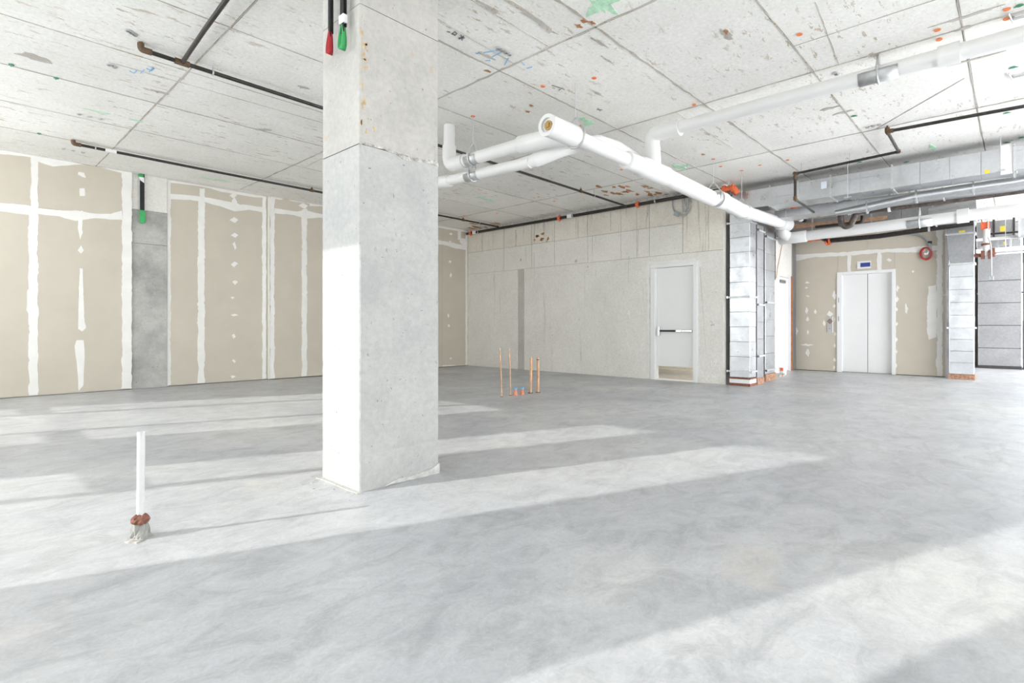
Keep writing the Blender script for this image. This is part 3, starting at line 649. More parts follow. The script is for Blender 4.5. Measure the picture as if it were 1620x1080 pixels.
# ------------------------------------------------------------------ white exit door in the back wall
d1 = bpy.data.objects.new('door_1', None); C.objects.link(d1); d1.location = (XB, (DY0+DY1)/2, 0); d1['kind'] = 'structure'
x0 = XB-0.012
MB().box(x0, XB+.16, DY1-.105, DY1, 0, DZ-.0855).box(x0, XB+.16, DY0, DY0+.09, 0, DZ-.0855).box(x0, XB+.16, DY0, DY1, DZ-.085, DZ).box(x0+.03, XB+.12, DY1-.125, DY1-.106, 0, DZ-.086).each('door_frame', 'white_paint', d1, bevel=.004)
LY0, LY1 = DY0+.095, DY1-.128
MB().box(XB+.04, XB+.085, LY0, LY1, .29, DZ-.09).build('door_leaf', 'white_paint', d1, bevel=.003)
MB().box(XB-.004, XB+.14, DY0+.09, DY1-.105, .0, .02).build('threshold', 'white_paint', d1)
pb = MB().box(XB+.005, XB+.03, LY0+.02, LY0+.26, 1.015, 1.055).build('push_bar', 'stainless', d1, bevel=.005)
MB().box(XB+.0, XB+.04, LY1-.075, LY1-.015, .93, 1.13).build('latch_case', 'stainless', pb, bevel=.006)
MB().box(XB+.01, XB+.03, LY0+.37, LY1-.07, 1.015, 1.055).build('bar_rail', 'dark', pb)
MB().box(XB+.0, XB+.032, LY0+.262, LY0+.375, 1.008, 1.062).build('bar_housing', 'stainless', pb, bevel=.004)
for z in (2.16, 1.73, .55): MB().tube([(XB+.03, LY0-.006, z-.05), (XB+.03, LY0-.006, z+.05)], .008, 8).build('hinge', 'stainless', d1)
# overspray of white paint on the concrete around the frame
sp = lambda poly, amp=.02: skin(poly, 'x', XB, d1, amp=amp, mat='spray', name='paint_overspray', lift=.0012)
sp([(1022, 420), (1028, 416), (1028, 598), (1024, 596), (1025, 500)], .02)
sp([(1020, 417), (1030, 413), (1103, 409), (1110, 412), (1108, 424), (1103, 414), (1030, 419)], .03)
sp([(1103, 410), (1107, 415), (1105, 490), (1106.5, 520), (1104.5, 604), (1103, 604)], .015)
# ------------------------------------------------------------------ elevator
d2 = bpy.data.objects.new('door_2', None); C.objects.link(d2); d2.location = (XE, (EY0+EY1)/2, 0); d2['kind'] = 'structure'
MB().box(XE-.03, XE+.18, EY1-.09, EY1+.02, 0, EZ-.0505).box(XE-.03, XE+.18, EY0-.02, EY0+.055, 0, EZ-.0505).box(XE-.03, XE+.18, EY0-.02, EY1+.02, EZ-.05, EZ+.02).each('door_frame', 'white_paint', d2, bevel=.004)
ym = PX(1371.5, 500, XE).y
MB().box(XE+.124, XE+.14, ym-.05, ym+.05, .012, EZ-.05).build('gap_shade', 'dark', d2)  # dark strip standing in for the shade in the gap between leaves
MB().box(XE+.09, XE+.12, ym+.006, EY1-.09, .012, EZ-.05).build('sliding_leaf', 'white_paint', d2, bevel=.002)
MB().box(XE+.09, XE+.12, EY0+.055, ym-.006, .012, EZ-.05).build('sliding_leaf', 'white_paint', d2, bevel=.002)
MB().box(XE-.02, XE+.2, EY0, EY1, -.001, .012).build('sill', 'galv_dull', d2)
for z in (1.32, 1.78): MB().box(XE-.034, XE-.03, EY1-.03, EY1-.012, z-.06, z+.06).build('frame_plate', 'galv_dull', d2)
a, b_ = PX(1356, 413.5, XE), PX(1377.7, 424, XE)
t = thing('floor_indicator', 'white elevator floor indicator with small dark blue screen above the doors', 'display', (XE, (a.y+b_.y)/2, a.z))
MB().box(XE-.02, XE-.0005, b_.y, a.y, b_.z, a.z).build('plate', 'white_paint', t, bevel=.003)
a2, b2 = PX(1361.5, 416, XE), PX(1377, 421.5, XE)
MB().box(XE-.024, XE-.0202, b2.y, a2.y, b2.z, a2.z).build('screen', 'screen', t)
a, b_ = PX(1308.2, 501, XE), PX(1317.8, 526, XE)
t = thing('call_panel', 'stainless elevator call panel with dark cross-shaped emblem left of the elevator doors', 'panel', (XE, (a.y+b_.y)/2, a.z))
MB().box(XE-.012, XE-.0005, b_.y, a.y, b_.z, a.z).build('plate', 'stainless', t, bevel=.003)
yc, zc = (a.y+b_.y)/2, PX(1313, 508, XE).z
mb = MB()
for dy, dz in ((0, 0), (.045, 0), (-.045, 0), (0, .05), (0, -.05), (.022, .026), (-.022, .026), (.022, -.026), (-.022, -.026)):
    mb.tube([(XE-.0122, yc+dy, zc+dz), (XE-.015, yc+dy, zc+dz)], .016, 8)
mb.build('emblem', 'firestop', t)
MB().tube([(XE-.0122, yc, b_.z+.1), (XE-.02, yc, b_.z+.1)], .015, 12).build('call_button', 'galv_dull', t)
# ------------------------------------------------------------------ side door near the elevator
d3 = bpy.data.objects.new('door_3', None); C.objects.link(d3); d3.location = ((D2A+D2B)/2, YS, 0); d3['kind'] = 'structure'
MB().box(D2A, D2A+.05, YS-.01, YS+.15, 0, D2Z-.051).box(D2B-.05, D2B, YS-.01, YS+.15, 0, D2Z-.051).box(D2A, D2B, YS-.01, YS+.15, D2Z-.05, D2Z).each('door_frame', 'white_paint', d3)
MB().box(D2A+.05, D2B-.05, YS+.04, YS+.085, .02, D2Z-.05).build('door_leaf', 'white_paint', d3)
MB().box(D2A+.1, D2A+.5, YS-.02, YS+.04, 2.2, 2.27).build('door_closer', 'galv_dull', d3)
MB().box(D2B+.0, D2B+.06, YS-.03, YS-.001, 0, D2Z+.0).build('wood_edge', 'brown_wood', d3)
MB().box(D2B+.1, XE-.02, YS-.02, YS-.001, 0, H-.01).build('corner_strip', 'galv_dull', wall_right)
p = Vector((13.45, 3.98, 0)); t = thing('bucket', 'small white bucket with orange patch standing by the side door near the duct risers', 'bucket', p)
MB().tube([p, p+Vector((0, 0, .17))], [.07, .085], 18, caps=False).tube([p+Vector((0, 0, .004)), p+Vector((0, 0, .009))], .066, 18).build('pail', 'tape', t)
MB().box(p.x-.115, p.x-.086, p.y-.03, p.y+.03, .1, .17).build('orange_tag', 'orange', t)
for k in range(5):
    q = Vector((12.95+.09*k, 3.9+rr.uniform(-.08, .05), 0)); R = blob((q.x, q.y, 0), .05, .035, 8, rr, .4)
    MB().prism(R, (0, 0, 1), rr.uniform(.02, .05)).build('rubble_piece', 'brick_mortar' if k % 2 else 'rough', None, origin=q, label=('leftmost', 'second', 'middle', 'fourth', 'rightmost')[k]+' lump in the row of mortar rubble at the foot of the rear duct riser', category='rubble', group='mortar rubble by the duct risers')
# ------------------------------------------------------------------ ductwork
def duct_v(t, x0, x1, y0, y1, z0, z1, joints, pitch=.28, mat='galv', bead=.004):
    zs = [z0]+joints+[z1]
    for za, zb in zip(zs[:-1], zs[1:]):
        n = max(1, round((zb-za)/pitch))
        for k in range(n):
            a, b_ = za+(zb-za)*k/n, za+(zb-za)*(k+1)/n; e = rr.uniform(0, .0025)
            MB().box(x0-e, x1+e, y0-e, y1+e, a+.003, b_-.003).build('duct_panel', mat, t, bevel=.003)
    MB().box(x0+.006, x1-.006, y0+.006, y1-.006, z0+.001, z1-.001).build('duct_core', 'galv_dull', t)
    for z in joints:
        f_ = MB().box(x0-.022, x1+.022, y0-.022, y1+.022, z-.016, z+.016).build('flange', 'zinc', t)
        MB().box(x0-.04, x0-.01, y0-.05, y0-.02, z-.02, z+.02).box(x0-.04, x0-.01, y1+.02, y1+.05, z-.02, z+.02).each('corner_clip', 'stainless', f_)
zA = [PX(1160, y, 10.4).z for y in (587, 470, 353)]
t = thing('duct_riser', 'tall bright galvanized duct riser nearest the concrete wall corner, taking a white label', 'duct', (10.57, 3.84, 0))
duct_v(t, 10.40, 10.73, 3.66, 4.03, .16, 3.32, zA)
MB().box(10.385, 10.74, 3.645, 4.04, 0, .05).box(10.385, 10.74, 3.645, 4.04, .128, .155).each('firestop_band', 'firestop', t)
MB().box(10.392, 10.735, 3.655, 4.035, .05, .128).build('base_collar', 'tape', t)
a, b_ = PX(1166, 339, 10.4), PX(1175, 347, 10.4)
MB().box(10.394, 10.3995, b_.y, a.y, b_.z, a.z).build('label', 'label', t)
t = thing('duct_riser', 'narrow galvanized duct riser between the front riser and the rear bluish riser', 'duct', (11.05, 3.85, 0))
duct_v(t, 10.86, 11.22, 3.68, 4.03, .12, 3.12, [.55, 1.55, 3.0], .35, 'galv_dull')
MB().box(10.85, 11.23, 3.67, 4.04, 0, .12).build('firestop_band', 'brick_mortar', t)
t = thing('duct_riser', 'bluish galvanized duct riser behind the others, with a yellow label near its top', 'duct', (12.0, 3.93, 0))
duct_v(t, 11.62, 12.22, 3.78, 4.10, .14, 3.6, [.22, 1.62, PX(1210, 374, 11.62).z], .32)
MB().box(11.6, 12.24, 3.76, 4.11, 0, .14).build('firestop_band', 'brick_mortar', t)
a, b_ = PX(1201.5, 361, 11.6), PX(1206.5, 369, 11.6)
MB().box(11.596, 11.6198, b_.y, a.y, b_.z, a.z).build('label', 'yellow', t)
# big horizontal duct
DX = 10.56
zt, zb_ = PX(1400, 265.5, DX).z, PX(1400, 298.5, DX).z
t = thing('ceiling_duct', 'long rectangular galvanized duct hung right under the ceiling across the right side', 'duct', (DX+.25, 1.3, zb_))
ys = [4.6, PX(1218, 300, DX).y, PX(1263, 300, DX).y, PX(1314, 300, DX).y, PX(1411, 300, DX).y, PX(1605, 300, DX).y, -1.2]
for a, b_ in zip(ys[:-1], ys[1:]):
    n = max(1, round((a-b_)/.36))
    for k in range(n): MB().box(DX, DX+.46, b_+(a-b_)*k/n+.0015, b_+(a-b_)*(k+1)/n-.0015, zb_, zt).build('duct_panel', 'galv', t, bevel=.002)
for y in ys[1:-1]:
    f_ = MB().box(DX-.02, DX+.48, y-.014, y+.014, zb_-.02, zt+.02).build('flange', 'zinc', t)
    MB().tube([(DX-.025, y, zt+.03), (DX-.025, y, zt-.0)], .018, 8).tube([(DX-.02, y-.02, zb_-.02), (DX+.05, y-.02, zb_-.03)], .012, 6).each('corner_clip', 'stainless', f_)
for (px0, py0, px1, py1) in [(1225, 311.5, 1262, 306.5), (1314, 288.5, 1411, 274), (1605, 239, 1625, 235)]:
    a, b_ = PX(px0, py0, DX-.003), PX(px1, py1, DX-.003)
    MB().tube([a, b_], .004, 6).build('crease', 'galv', t)
for (pa, pb_, mt) in [((1299, 288, ), (1308, 297.5), 'label'), ((1558, 269), (1565.5, 273.5), 'yellow')]:
    a, b_ = PX(*pa, DX), PX(*pb_, DX)
    l_ = MB().box(DX-.004, DX-.0005, b_.y, a.y, b_.z, a.z).build('label', mt, t)
a, b_ = PX(1583, 228, DX), PX(1602, 275, DX)
# side-outlet patch on the duct
MB().box(DX-.008, DX-.0005, b_.y, a.y, b_.z+.01, a.z-.02).build('sealed_panel', 'spray', t)
# pale flat duct, second row
t = thing('ceiling_duct', 'pale flat duct running behind and just below the long ceiling duct', 'duct', (11.35, 2.6, 3.25))
MB().box(11.3, 11.75, -1.2, 3.5, PX(1240, 343, 11.25).z, PX(1240, 331, 11.25).z).build('duct_body', 'galv', t, bevel=.004)
for y in (3.3, 2.1, .9, -.1): MB().box(11.285, 11.765, y-.012, y+.012, PX(1240, 344, 11.25).z-.0, PX(1240, 330, 11.25).z).build('flange', 'zinc', t)
# round duct sloping under it
t = thing('round_duct', 'round silver spiral duct running under the long ceiling duct', 'duct', PX(1330, 334, 11.1))
pts = [PX(1322, 337, 11.15), PX(1372, 328, 11.15), PX(1450, 311, 11.15), PX(1540, 297.5, 11.15), PX(1640, 283, 11.15)]
MB().tube(pts, [.05, .075, .08, .085, .085], 24).build('duct_body', 'galv', t)
for k in (0, 1, 2): MB().ring(pts[k+1]+Vector((0, .012, 0)), pts[k+1]-Vector((0, .012, 0)), .09, .112, 24).build('collar', 'zinc', t)
def straight(name, label, cat, pts, r, mat, n=14, group=None, rad=.08, extra=None):
    t = thing(name, label, cat, pts[0], group)
    MB().tube(arc(pts, rad), r, n).build('pipe', mat, t)
    return t
t = straight('black_pipe', 'thin black steel pipe running beneath the round silver duct', 'pipe', [PX(1212, 352, 11.9), PX(1262, 346, 11.9), PX(1330, 338, 11.9), PX(1480, 311, 11.9), PX(1640, 285, 11.9)], .024, 'black_steel')
# cast-iron line with trap
t = thing('drain_trap_line', 'dark cast-iron drain line with a curved trap hanging under the ducts', 'pipe', PX(1340, 350, 11.7))
XT = 11.7
pts = [PX(1330, 330, XT), PX(1330, 345, XT), PX(1331, 354, XT), PX(1338, 359, XT), PX(1346, 356, XT), PX(1350, 347, XT), PX(1354, 339, XT), PX(1362, 334, XT), PX(1380, 332, XT)]
MB().tube(arc(pts, .05, 4), .052, 16).build('trap', 'cast_iron', t)
MB().tube([PX(1372, 333, XT), PX(1400, 329.5, XT), PX(1480, 319, XT), PX(1640, 297, XT)], .062, 16).build('pipe', 'cast_iron', t)
MB().tube([PX(1330, 328, XT), PX(1330, 332.5, XT)], .085, 16).build('rim', 'tape', t)
for px in (1343.5, 1407): 
    p = PX(px, 334 if px < 1350 else 328.5, XT); MB().ring(p+Vector((0, .02, 0)), p-Vector((0, .02, 0)), .06, .075, 16).box(p.x-.008, p.x+.008, p.y-.02, p.y+.02, p.z+.07, H).build('hanger_band', 'tape', t)
MB().box(XT-.06, XT+.06, PX(1334, 320, XT).y-.15, PX(1334, 320, XT).y+.15, PX(1334, 326, XT).z, PX(1334, 319, XT).z).build('pan', 'galv_dull', t)
MB().box(XT-.075, XT-.061, PX(1334, 320, XT).y-.06, PX(1334, 320, XT).y+.0, PX(1334, 326, XT).z, PX(1334, 318, XT).z).build('label', 'label', t)
# deep grey duct over the elevator lobby
t = thing('ceiling_duct', 'dull grey deep duct face above the copper lines near the elevator', 'duct', (13.6, 2.4, 3.1))
zt2, zb2 = PX(1400, 332, 13.2).z, PX(1400, 357, 13.2).z
yy = [4.1, 3.3, 2.75, 2.2, 1.7, 1.2, .85]
for a, b_ in zip(yy[:-1], yy[1:]): MB().box(13.2, 13.9, b_+.004, a-.004, zb2, zt2).build('duct_section', 'galv_dull', t, bevel=.003)
for a in (3.3, 2.2, 1.2): MB().box(13.17, 13.93, a-.012, a+.012, zb2-.02, zt2+.01).build('flange', 'zinc', t)
MB().tube([PX(1470, 338, 13.2), PX(1545, 326, 13.2)], .12, 18).build('end_collar', 'galv_dull', t)
MB().box(13.12, 13.19, .7, 4.0, zb2-.05, zb2-.02).build('bottom_rail', 'zinc', t)
# copper lines
for k in range(5):
    o = .014*k
    MB().tube([(12.9+.02*k, 3.70, PX(1262, 360-k*1.8, 12.9).z), (12.9+.02*k, PX(1345, 350, 12.9).y, PX(1345, 352.5-k*1.4, 12.9).z), (12.95+.02*k, 1.9, PX(1380, 348-k*1.4, 12.9).z)], .006, 8).build('copper_line', 'copper_brown', None, origin=(12.9, 3.7, 3.2), label=('lowest', 'second lowest', 'middle', 'second highest', 'topmost')[k]+' thin copper line of the bundle between the orange valve and the cast-iron trap', category='pipe', group='bundle of copper lines above the lobby')
t = straight('black_pipe', 'black pipe turning up beside the copper bundle above the long white pipe', 'pipe', [PX(1290, 359, 12.8), PX(1364, 351, 12.8), PX(1364, 341, 12.8)], .03, 'black_steel', rad=.06)
p = PX(1352, 352.5, 12.8); MB().tube([p, (p.x, p.y, H-.001)], .006, 6).build('hanger_rod', 'zinc', t)
# ------------------------------------------------------------------ drain pipes
def hub(t, a, b_, r, name='coupling', mat='pvc'): return MB().ring(a, b_, r*.9, r, 28).build(name, mat, t, bevel=.0)
YM = 3.65
mp = lambda px, py: PY(px, py, YM)
t = thing('drain_main', 'large white drain main with open cleanout end, running toward the duct risers', 'pipe', mp(875, 203))
A0, A1 = Vector((4.42, YM, 3.275)), Vector((5.62, YM, 3.27))
MB().ring(A0, A0+Vector((.5, 0, 0)), .078, .118, 32).build('cleanout_hub', 'pvc', t)
MB().tube([A0+Vector((.035, 0, 0)), A0+Vector((.05, 0, 0))], .08, 24).build('cleanout_rim', 'tape', t)
MB().tube([A0+Vector((.02, 0, 0)), A0+Vector((.034, 0, 0))], .052, 20).build('cleanout_plug', 'brass', t)
MB().box(A0.x+.008, A0.x+.02, YM-.02, YM+.02, 3.255, 3.295).build('plug_nut', 'brass', t)
MB().tube([A0+Vector((.4, 0, 0)), Vector((6.35, YM, 3.265))], .084, 28).build('pipe', 'pvc', t)
MB().tube([Vector((6.0, YM, 3.262)), Vector((6.02, YM, 3.262)), Vector((6.35, YM, 3.262)), Vector((6.42, YM, 3.262)), Vector((7.06, YM, 3.262)), Vector((7.08, YM, 3.262))], [.09, .114, .114, .135, .135, .128], 28).build('wye_fitting', 'pvc', t)
MB().tube([Vector((7.0, YM, 3.262)), mp(1128, 315)], .122, 28).build('pipe', 'pvc', t)
q0, q1, q2, q3 = mp(1128, 314.5), Vector((9.15, YM, 3.255)), Vector((9.75, YM+.06, 3.20)), Vector((10.2, YM, 3.24))
Y2 = 3.52
D0, D1 = PY(1172, 333, Y2), PY(1240, 354, Y2)
B = [Vector((8.85, YM, 3.255)), Vector((9.12, YM, 3.255)), Vector((9.14, YM, 3.255)), (Vector((9.14, YM, 3.255))+D0)/2+Vector((0, 0, .0)), D0, D0+(D1-D0)*.12]
MB().tube(B, [.145, .145, .128, .126, .122, .122], 28).build('offset_bend', 'pvc', t)
MB().tube([D0, D1], .108, 28).build('pipe', 'pvc', t)
u_ = (D1-D0).normalized()
MB().tube([D1-u_*.26, D1-u_*.24, D1+u_*.20, D1+u_*.24], [.115, .142, .142, .12], 28).build('end_hub', 'pvc', t)
# shields of zinc where the hangers hold
def shield(t, c_, axis, r, ln):
    mb = MB(); n = 12; vs = []
    for s_ in (-ln/2, ln/2):
        for k in range(n+1):
            a = math.pi*(-0.08)+math.pi*1.16*k/n
            if axis == 'x': vs.append((c_.x+s_, c_.y+math.cos(a)*r, c_.z-math.sin(a)*r))
            else: vs.append((c_.x+math.cos(a)*r, c_.y+s_, c_.z-math.sin(a)*r))
    fs = [(k, k+1, n+1+k+1, n+1+k) for k in range(n)]
    o = mb.add(vs, fs, True).build('shield', 'zinc', t); s2 = o.modifiers.new('th', 'SOLIDIFY'); s2.thickness = .003; s2.offset = 1
    return o
def hanger(label, c_, axis, r, ztop=H, orange=True, group='clevis hangers of the white pipes', w_=.012):
    t = thing('pipe_hanger', label, 'hanger', (c_.x, c_.y, ztop), group)
    zy = c_.z+r+.10
    MB().tube([(c_.x, c_.y, zy), (c_.x, c_.y, ztop-.001)], .006, 8).build('rod', 'zinc', t)
    mb = MB()
    ring = []
    e = Vector((0, 1, 0)) if axis == 'x' else Vector((1, 0, 0))
    up = Vector((0, 0, 1)); rr_ = r+.008
    path = [c_+up*(r+.1), c_+up*(r+.085)+e*.03, c_+e*rr_+up*r*.5]
    for k in range(9): a = math.pi*k/8; path.append(c_+e*math.cos(a)*rr_-up*math.sin(a)*rr_)
    path += [c_-e*rr_+up*r*.5, c_+up*(r+.085)-e*.03, c_+up*(r+.1)]
    mb.tube(path, w_, 6).tube([c_-e*(rr_+.02)+up*r*.45, c_+e*(rr_+.02)+up*r*.45], .006, 6)
    mb.build('clevis', 'zinc', t)
    if orange: MB().tube([(c_.x, c_.y, ztop-.006), (c_.x, c_.y, ztop-.0005)], .03, 12).build('anchor_ring', 'orange_mark', t)
    return t
hanger('clevis hanger holding the white main just behind its cleanout end', Vector((4.93, YM, 3.275)), 'x', .118, orange=False)
c1 = mp(1134, 318); c1 = Vector((8.72, YM, 3.258)); hanger('clevis hanger with zinc shield on the white main, before its bend', c1, 'x', .13); shield(t, c1, 'x', .1265, .26)
hanger('clevis hanger on the bend of the white main near the orange fitting', Vector((9.7, 3.55, D0.z)), 'x', .128)
# branch N from riser
XN = 4.78
t = thing('drain_branch', 'white drain branch dropping from the ceiling by the column and joining the main', 'pipe', (XN, 5.66, H))
zN = 3.33
MB().tube([Vector((XN, 5.68, H-.0005)), Vector((XN, 5.68, 3.56))], .078, 28).build('riser', 'pvc', t)
MB().tube(arc([Vector((XN, 5.68, 3.6)), Vector((XN, 5.68, zN)), Vector((XN, 5.36, zN))], .2, 10), .093, 28).build('elbow', 'pvc', t)
MB().tube([Vector((XN, 5.4, zN)), Vector((XN, 4.0, zN-.02))], .079, 28).build('pipe', 'pvc', t)
MB().tube([Vector((XN, 4.38, 3.315)), Vector((XN, 4.36, 3.315)), Vector((XN+.02, 4.0, 3.30)), Vector((XN+.12, 3.72, 3.28))], [.085, .103, .103, .10], 28).build('wye_arm', 'pvc', t)
cN = Vector((XN, 5.2, zN)); shield(t, cN, 'y', .083, .22)
hanger('clevis hanger with zinc shield on the white branch beside the column', cN, 'y', .09)
# branch P (lower, parallel)
pP = lambda y: Vector((4.9, y, 3.10+.14*(y-3.75)/3.65))
t = thing('drain_branch', 'lower white drain branch coming from behind the column and passing under the main', 'pipe', (4.9, 6.3, 3.2))
MB().tube([Vector((4.9, 7.4, 3.24)), pP(4.3)], .070, 28).build('pipe', 'pvc', t)
pP = lambda y: Vector((4.9, y, 3.10+.14*(y-3.75)/3.65))
MB().tube([pP(6.1), pP(6.08), pP(5.82), pP(5.80)], [.074, .086, .086, .074], 28).build('coupling', 'pvc', t)
shield(t, pP(5.33), 'y', .0735, .24)
YP = 3.93
bend = [pP(4.45), pP(4.25)+Vector((.03, 0, .02)), Vector((5.12, 4.0, 3.26)), PY(945, 224, YP), PY(975, 233, YP), PY(1012, 256, 3.85), Vector((6.75, 3.72, 3.27))]
MB().tube(arc(bend, .25, 6), [.074]*2+[.078]*2+[.088]*(len(arc(bend, .25, 6))-4), 28).build('long_bend', 'pvc', t)
hanger('small clevis hanger holding the lower white branch beside the column', pP(5.33)+Vector((0, 0, 0)), 'y', .076, ztop=3.26, orange=False)
# branch Q
t = thing('drain_branch', 'white drain branch rising from the main and running along the ceiling to the upper right', 'pipe', (6.6, 3.6, 3.3))
zQ = 3.70
MB().tube(arc([Vector((6.70, 3.63, 3.3)), Vector((6.62, 3.60, 3.50)), Vector((6.54, 3.58, zQ)), Vector((6.54, 3.2, zQ))], .2, 8), .098, 28).build('elbow', 'pvc', t)
MB().tube([Vector((6.54, 3.27, zQ)), Vector((6.54, 3.17, zQ))], .106, 28).build('elbow_lip', 'pvc', t)
MB().tube([Vector((6.54, 3.3, zQ)), Vector((6.54, -.9, zQ))], .079, 28).build('pipe', 'pvc', t)
a, b_ = PX(1484, 90, 6.54).y, PX(1519, 80, 6.54).y
MB().tube([Vector((6.54, a, zQ)), Vector((6.54, b_, zQ))], .1, 28).build('coupling', 'pvc', t)
cQ = Vector((6.54, PX(1390, 115, 6.54).y, zQ)); shield(t, cQ, 'y', .0835, .34)
hanger('short clevis hanger with long zinc shield on the ceiling-height white branch', cQ, 'y', .09, orange=False)
# lower white pipe W
XW = 12.4
t = thing('drain_branch', 'long white drain pipe passing in front of the elevator wall, coupled at its right end', 'pipe', (XW, 3.6, 3.0))
zW = lambda y: 3.01+.09*(3.5-y)/3.5
pW = lambda y: Vector((XW, y, zW(y)))
MB().tube([pW(3.35), pW(-.9)], .1, 28).build('pipe', 'pvc', t)
MB().tube([pW(3.74), pW(3.72), pW(3.22), pW(3.20)], [.105, .12, .12, .105], 28).build('wye_hub', 'pvc', t)
MB().tube([D1+Vector((-.08, 0.02, -.05)), Vector((12.22, 3.62, 3.12)), pW(3.55)], .11, 24).build('wye_arm', 'pvc', t)
a, b_ = PX(1514, 343, XW).y, PX(1533, 341, XW).y
MB().tube([pW(a), pW(b_)], .125, 28).build('coupling', 'pvc', t)
cW = pW(PX(1455, 350, XW).y); shield(t, cW, 'y', .106, .38)
hanger('clevis hanger with zinc shield on the long white pipe before the elevator wall', cW, 'y', .11, orange=False)
# ------------------------------------------------------------------ sprinkler piping
def sprk(name, label, pts, r, drops=(), hang=(), mat='black_steel', rad=.04):
    t = thing('sprinkler_pipe', label, 'pipe', pts[0])
    MB().tube(arc(pts, rad), r, 14).build('pipe', mat, t)
    for p in drops:                                 # upright head fittings
        p = Vector(p)
        f_ = MB().tube([p-Vector((.035, 0, 0)), p+Vector((.035, 0, 0))], r*1.35, 12).tube([p, p+Vector((0, 0, .05))], r*1.0, 10).build('tee', 'rust', t)
        MB().tube([p+Vector((0, 0, .05)), p+Vector((0, 0, min(.085, H-p.z-.002)))], .01, 8).build('sprinkler_head', 'brass', f_)
    for p in hang:
        p = Vector(p)
        MB().tube([p, (p.x, p.y, H+.001)], .005, 6).ring(p-Vector((.008, .0, 0)) if True else p, p+Vector((.008, 0, 0)), r*1.02, r*1.3, 12).build('hanger_rod', 'zinc', t)
    return t
y1s, z1s = 6.2, 3.80
e0 = Vector((1.34, y1s, 3.82))
t = sprk('s', 'black sprinkler pipe with end elbow and branch tee under the ceiling, upper left', [e0+Vector((0, 0, .0)), Vector((1.7, y1s, 3.815)), Vector((5.0, y1s, 3.79)), Vector((10.26, y1s, 3.745))], .021,
         drops=[(4.92, y1s, 3.79), (8.55, y1s, 3.76)], hang=[(1.97, y1s, 3.81), (9.0, y1s, 3.755)])
MB().tube(arc([e0+Vector((.08, 0, 0)), e0+Vector((-.01, 0, 0)), e0+Vector((-.01, 0, .055))], .03), .03, 12).tube([e0+Vector((-.01, 0, .05)), e0+Vector((-.01, 0, .066))], .018, 10).build('end_elbow', 'rust', t)
tb = PY(288, 97, y1s)
MB().tube([(1.62, y1s, 3.816), (1.75, y1s, 3.814)], .031, 14).build('tee', 'rust', t)
MB().tube([(1.685, y1s, 3.815), PZ(323, 48, 3.80), PZ(362, -6, 3.79), PZ(420, -90, 3.79)], .021, 14).build('branch_pipe', 'black_steel', t)
y2s = 10.15
e0 = Vector((1.35, y2s, 3.825))
t = sprk('s', 'long black sprinkler pipe near the drywall wall, running from the left to the back corner', [e0, Vector((2.9, y2s, 3.815)), Vector((10.26, y2s, 3.80))], .021,
         drops=[(5.02, y2s, 3.81), (9.0, y2s, 3.80)], hang=[(1.6, y2s, 3.82), (5.27, y2s, 3.81), (9.55, y2s, 3.80)])
MB().tube(arc([e0+Vector((.08, 0, 0)), e0+Vector((-.01, 0, 0)), e0+Vector((-.01, 0, .05))], .03), .03, 12).build('end_elbow', 'rust', t)
MB().box(1.72, 1.86, y2s-.022, y2s+.022, 3.80, 3.842).build('white_tag', 'tape', t)
xs_ = 10.27
t = thing('sprinkler_main', 'black sprinkler main with orange couplings running along the top of the concrete wall', 'pipe', (xs_, 11.4, 3.76))
MB().tube([(xs_, PX(729, 372, xs_).y-.25, 3.765), (xs_, 7.8, 3.75), (xs_, 3.95, 3.75)], .036, 16).build('pipe', 'black_steel', t)
for px, z in ((745, 3.76), (885, 3.75), (1009, 3.75)):
    y = PX(px, 350, xs_).y; MB().tube([(xs_, y+.035, z), (xs_, y-.035, z)], .055, 14).box(xs_-.02, xs_+.02, y-.015, y+.015, z-.07, z+.07).build('grooved_coupling', 'orange', t)
for px, z in ((750, 3.76), (900, 3.75)):
    y = PX(px, 350, xs_).y; MB().box(xs_-.045, xs_+.04, y-.1, y+.03, z-.04, z+.04).build('white_tag', 'tape', t)
for px in (757, 907, 1037): 
    y = PX(px, 350, xs_).y; MB().tube([(xs_, y, 3.75), (xs_, y, H)], .006, 6).ring((xs_, y-.012, 3.752), (xs_, y+.012, 3.752), .036, .045, 12).build('hanger_rod', 'zinc', t)
xo = 10.02
t = thing('grooved_elbow', 'orange grooved elbow fitting at the ceiling beside the white main and wall corner', 'fitting', PX(1155, 302, xs_))
p = PX(1153, 299, xs_)
MB().tube(arc([p+Vector((0, .10, 0)), p, p+Vector((0, -.09, -.0)), p+Vector((.05, -.14, -.1))], .05), .062, 16).build('elbow', 'orange', t)
MB().tube([p+Vector((0, .11, 0)), p+Vector((0, .06, 0))], .082, 16).build('coupling', 'orange', t); MB().tube([p+Vector((0, -.06, 0)), p+Vector((0, -.10, 0))], .082, 16).build('coupling', 'orange', t)
MB().box(p.x-.012, p.x+.012, p.y-.015, p.y+.015, p.z, H).build('bracket', 'zinc', t)
MB().tube([p+Vector((-.02, -.03, -.05)), p+Vector((-.02, -.03, -.14))], .045, 12).build('dark_outlet', 'cast_iron', t)
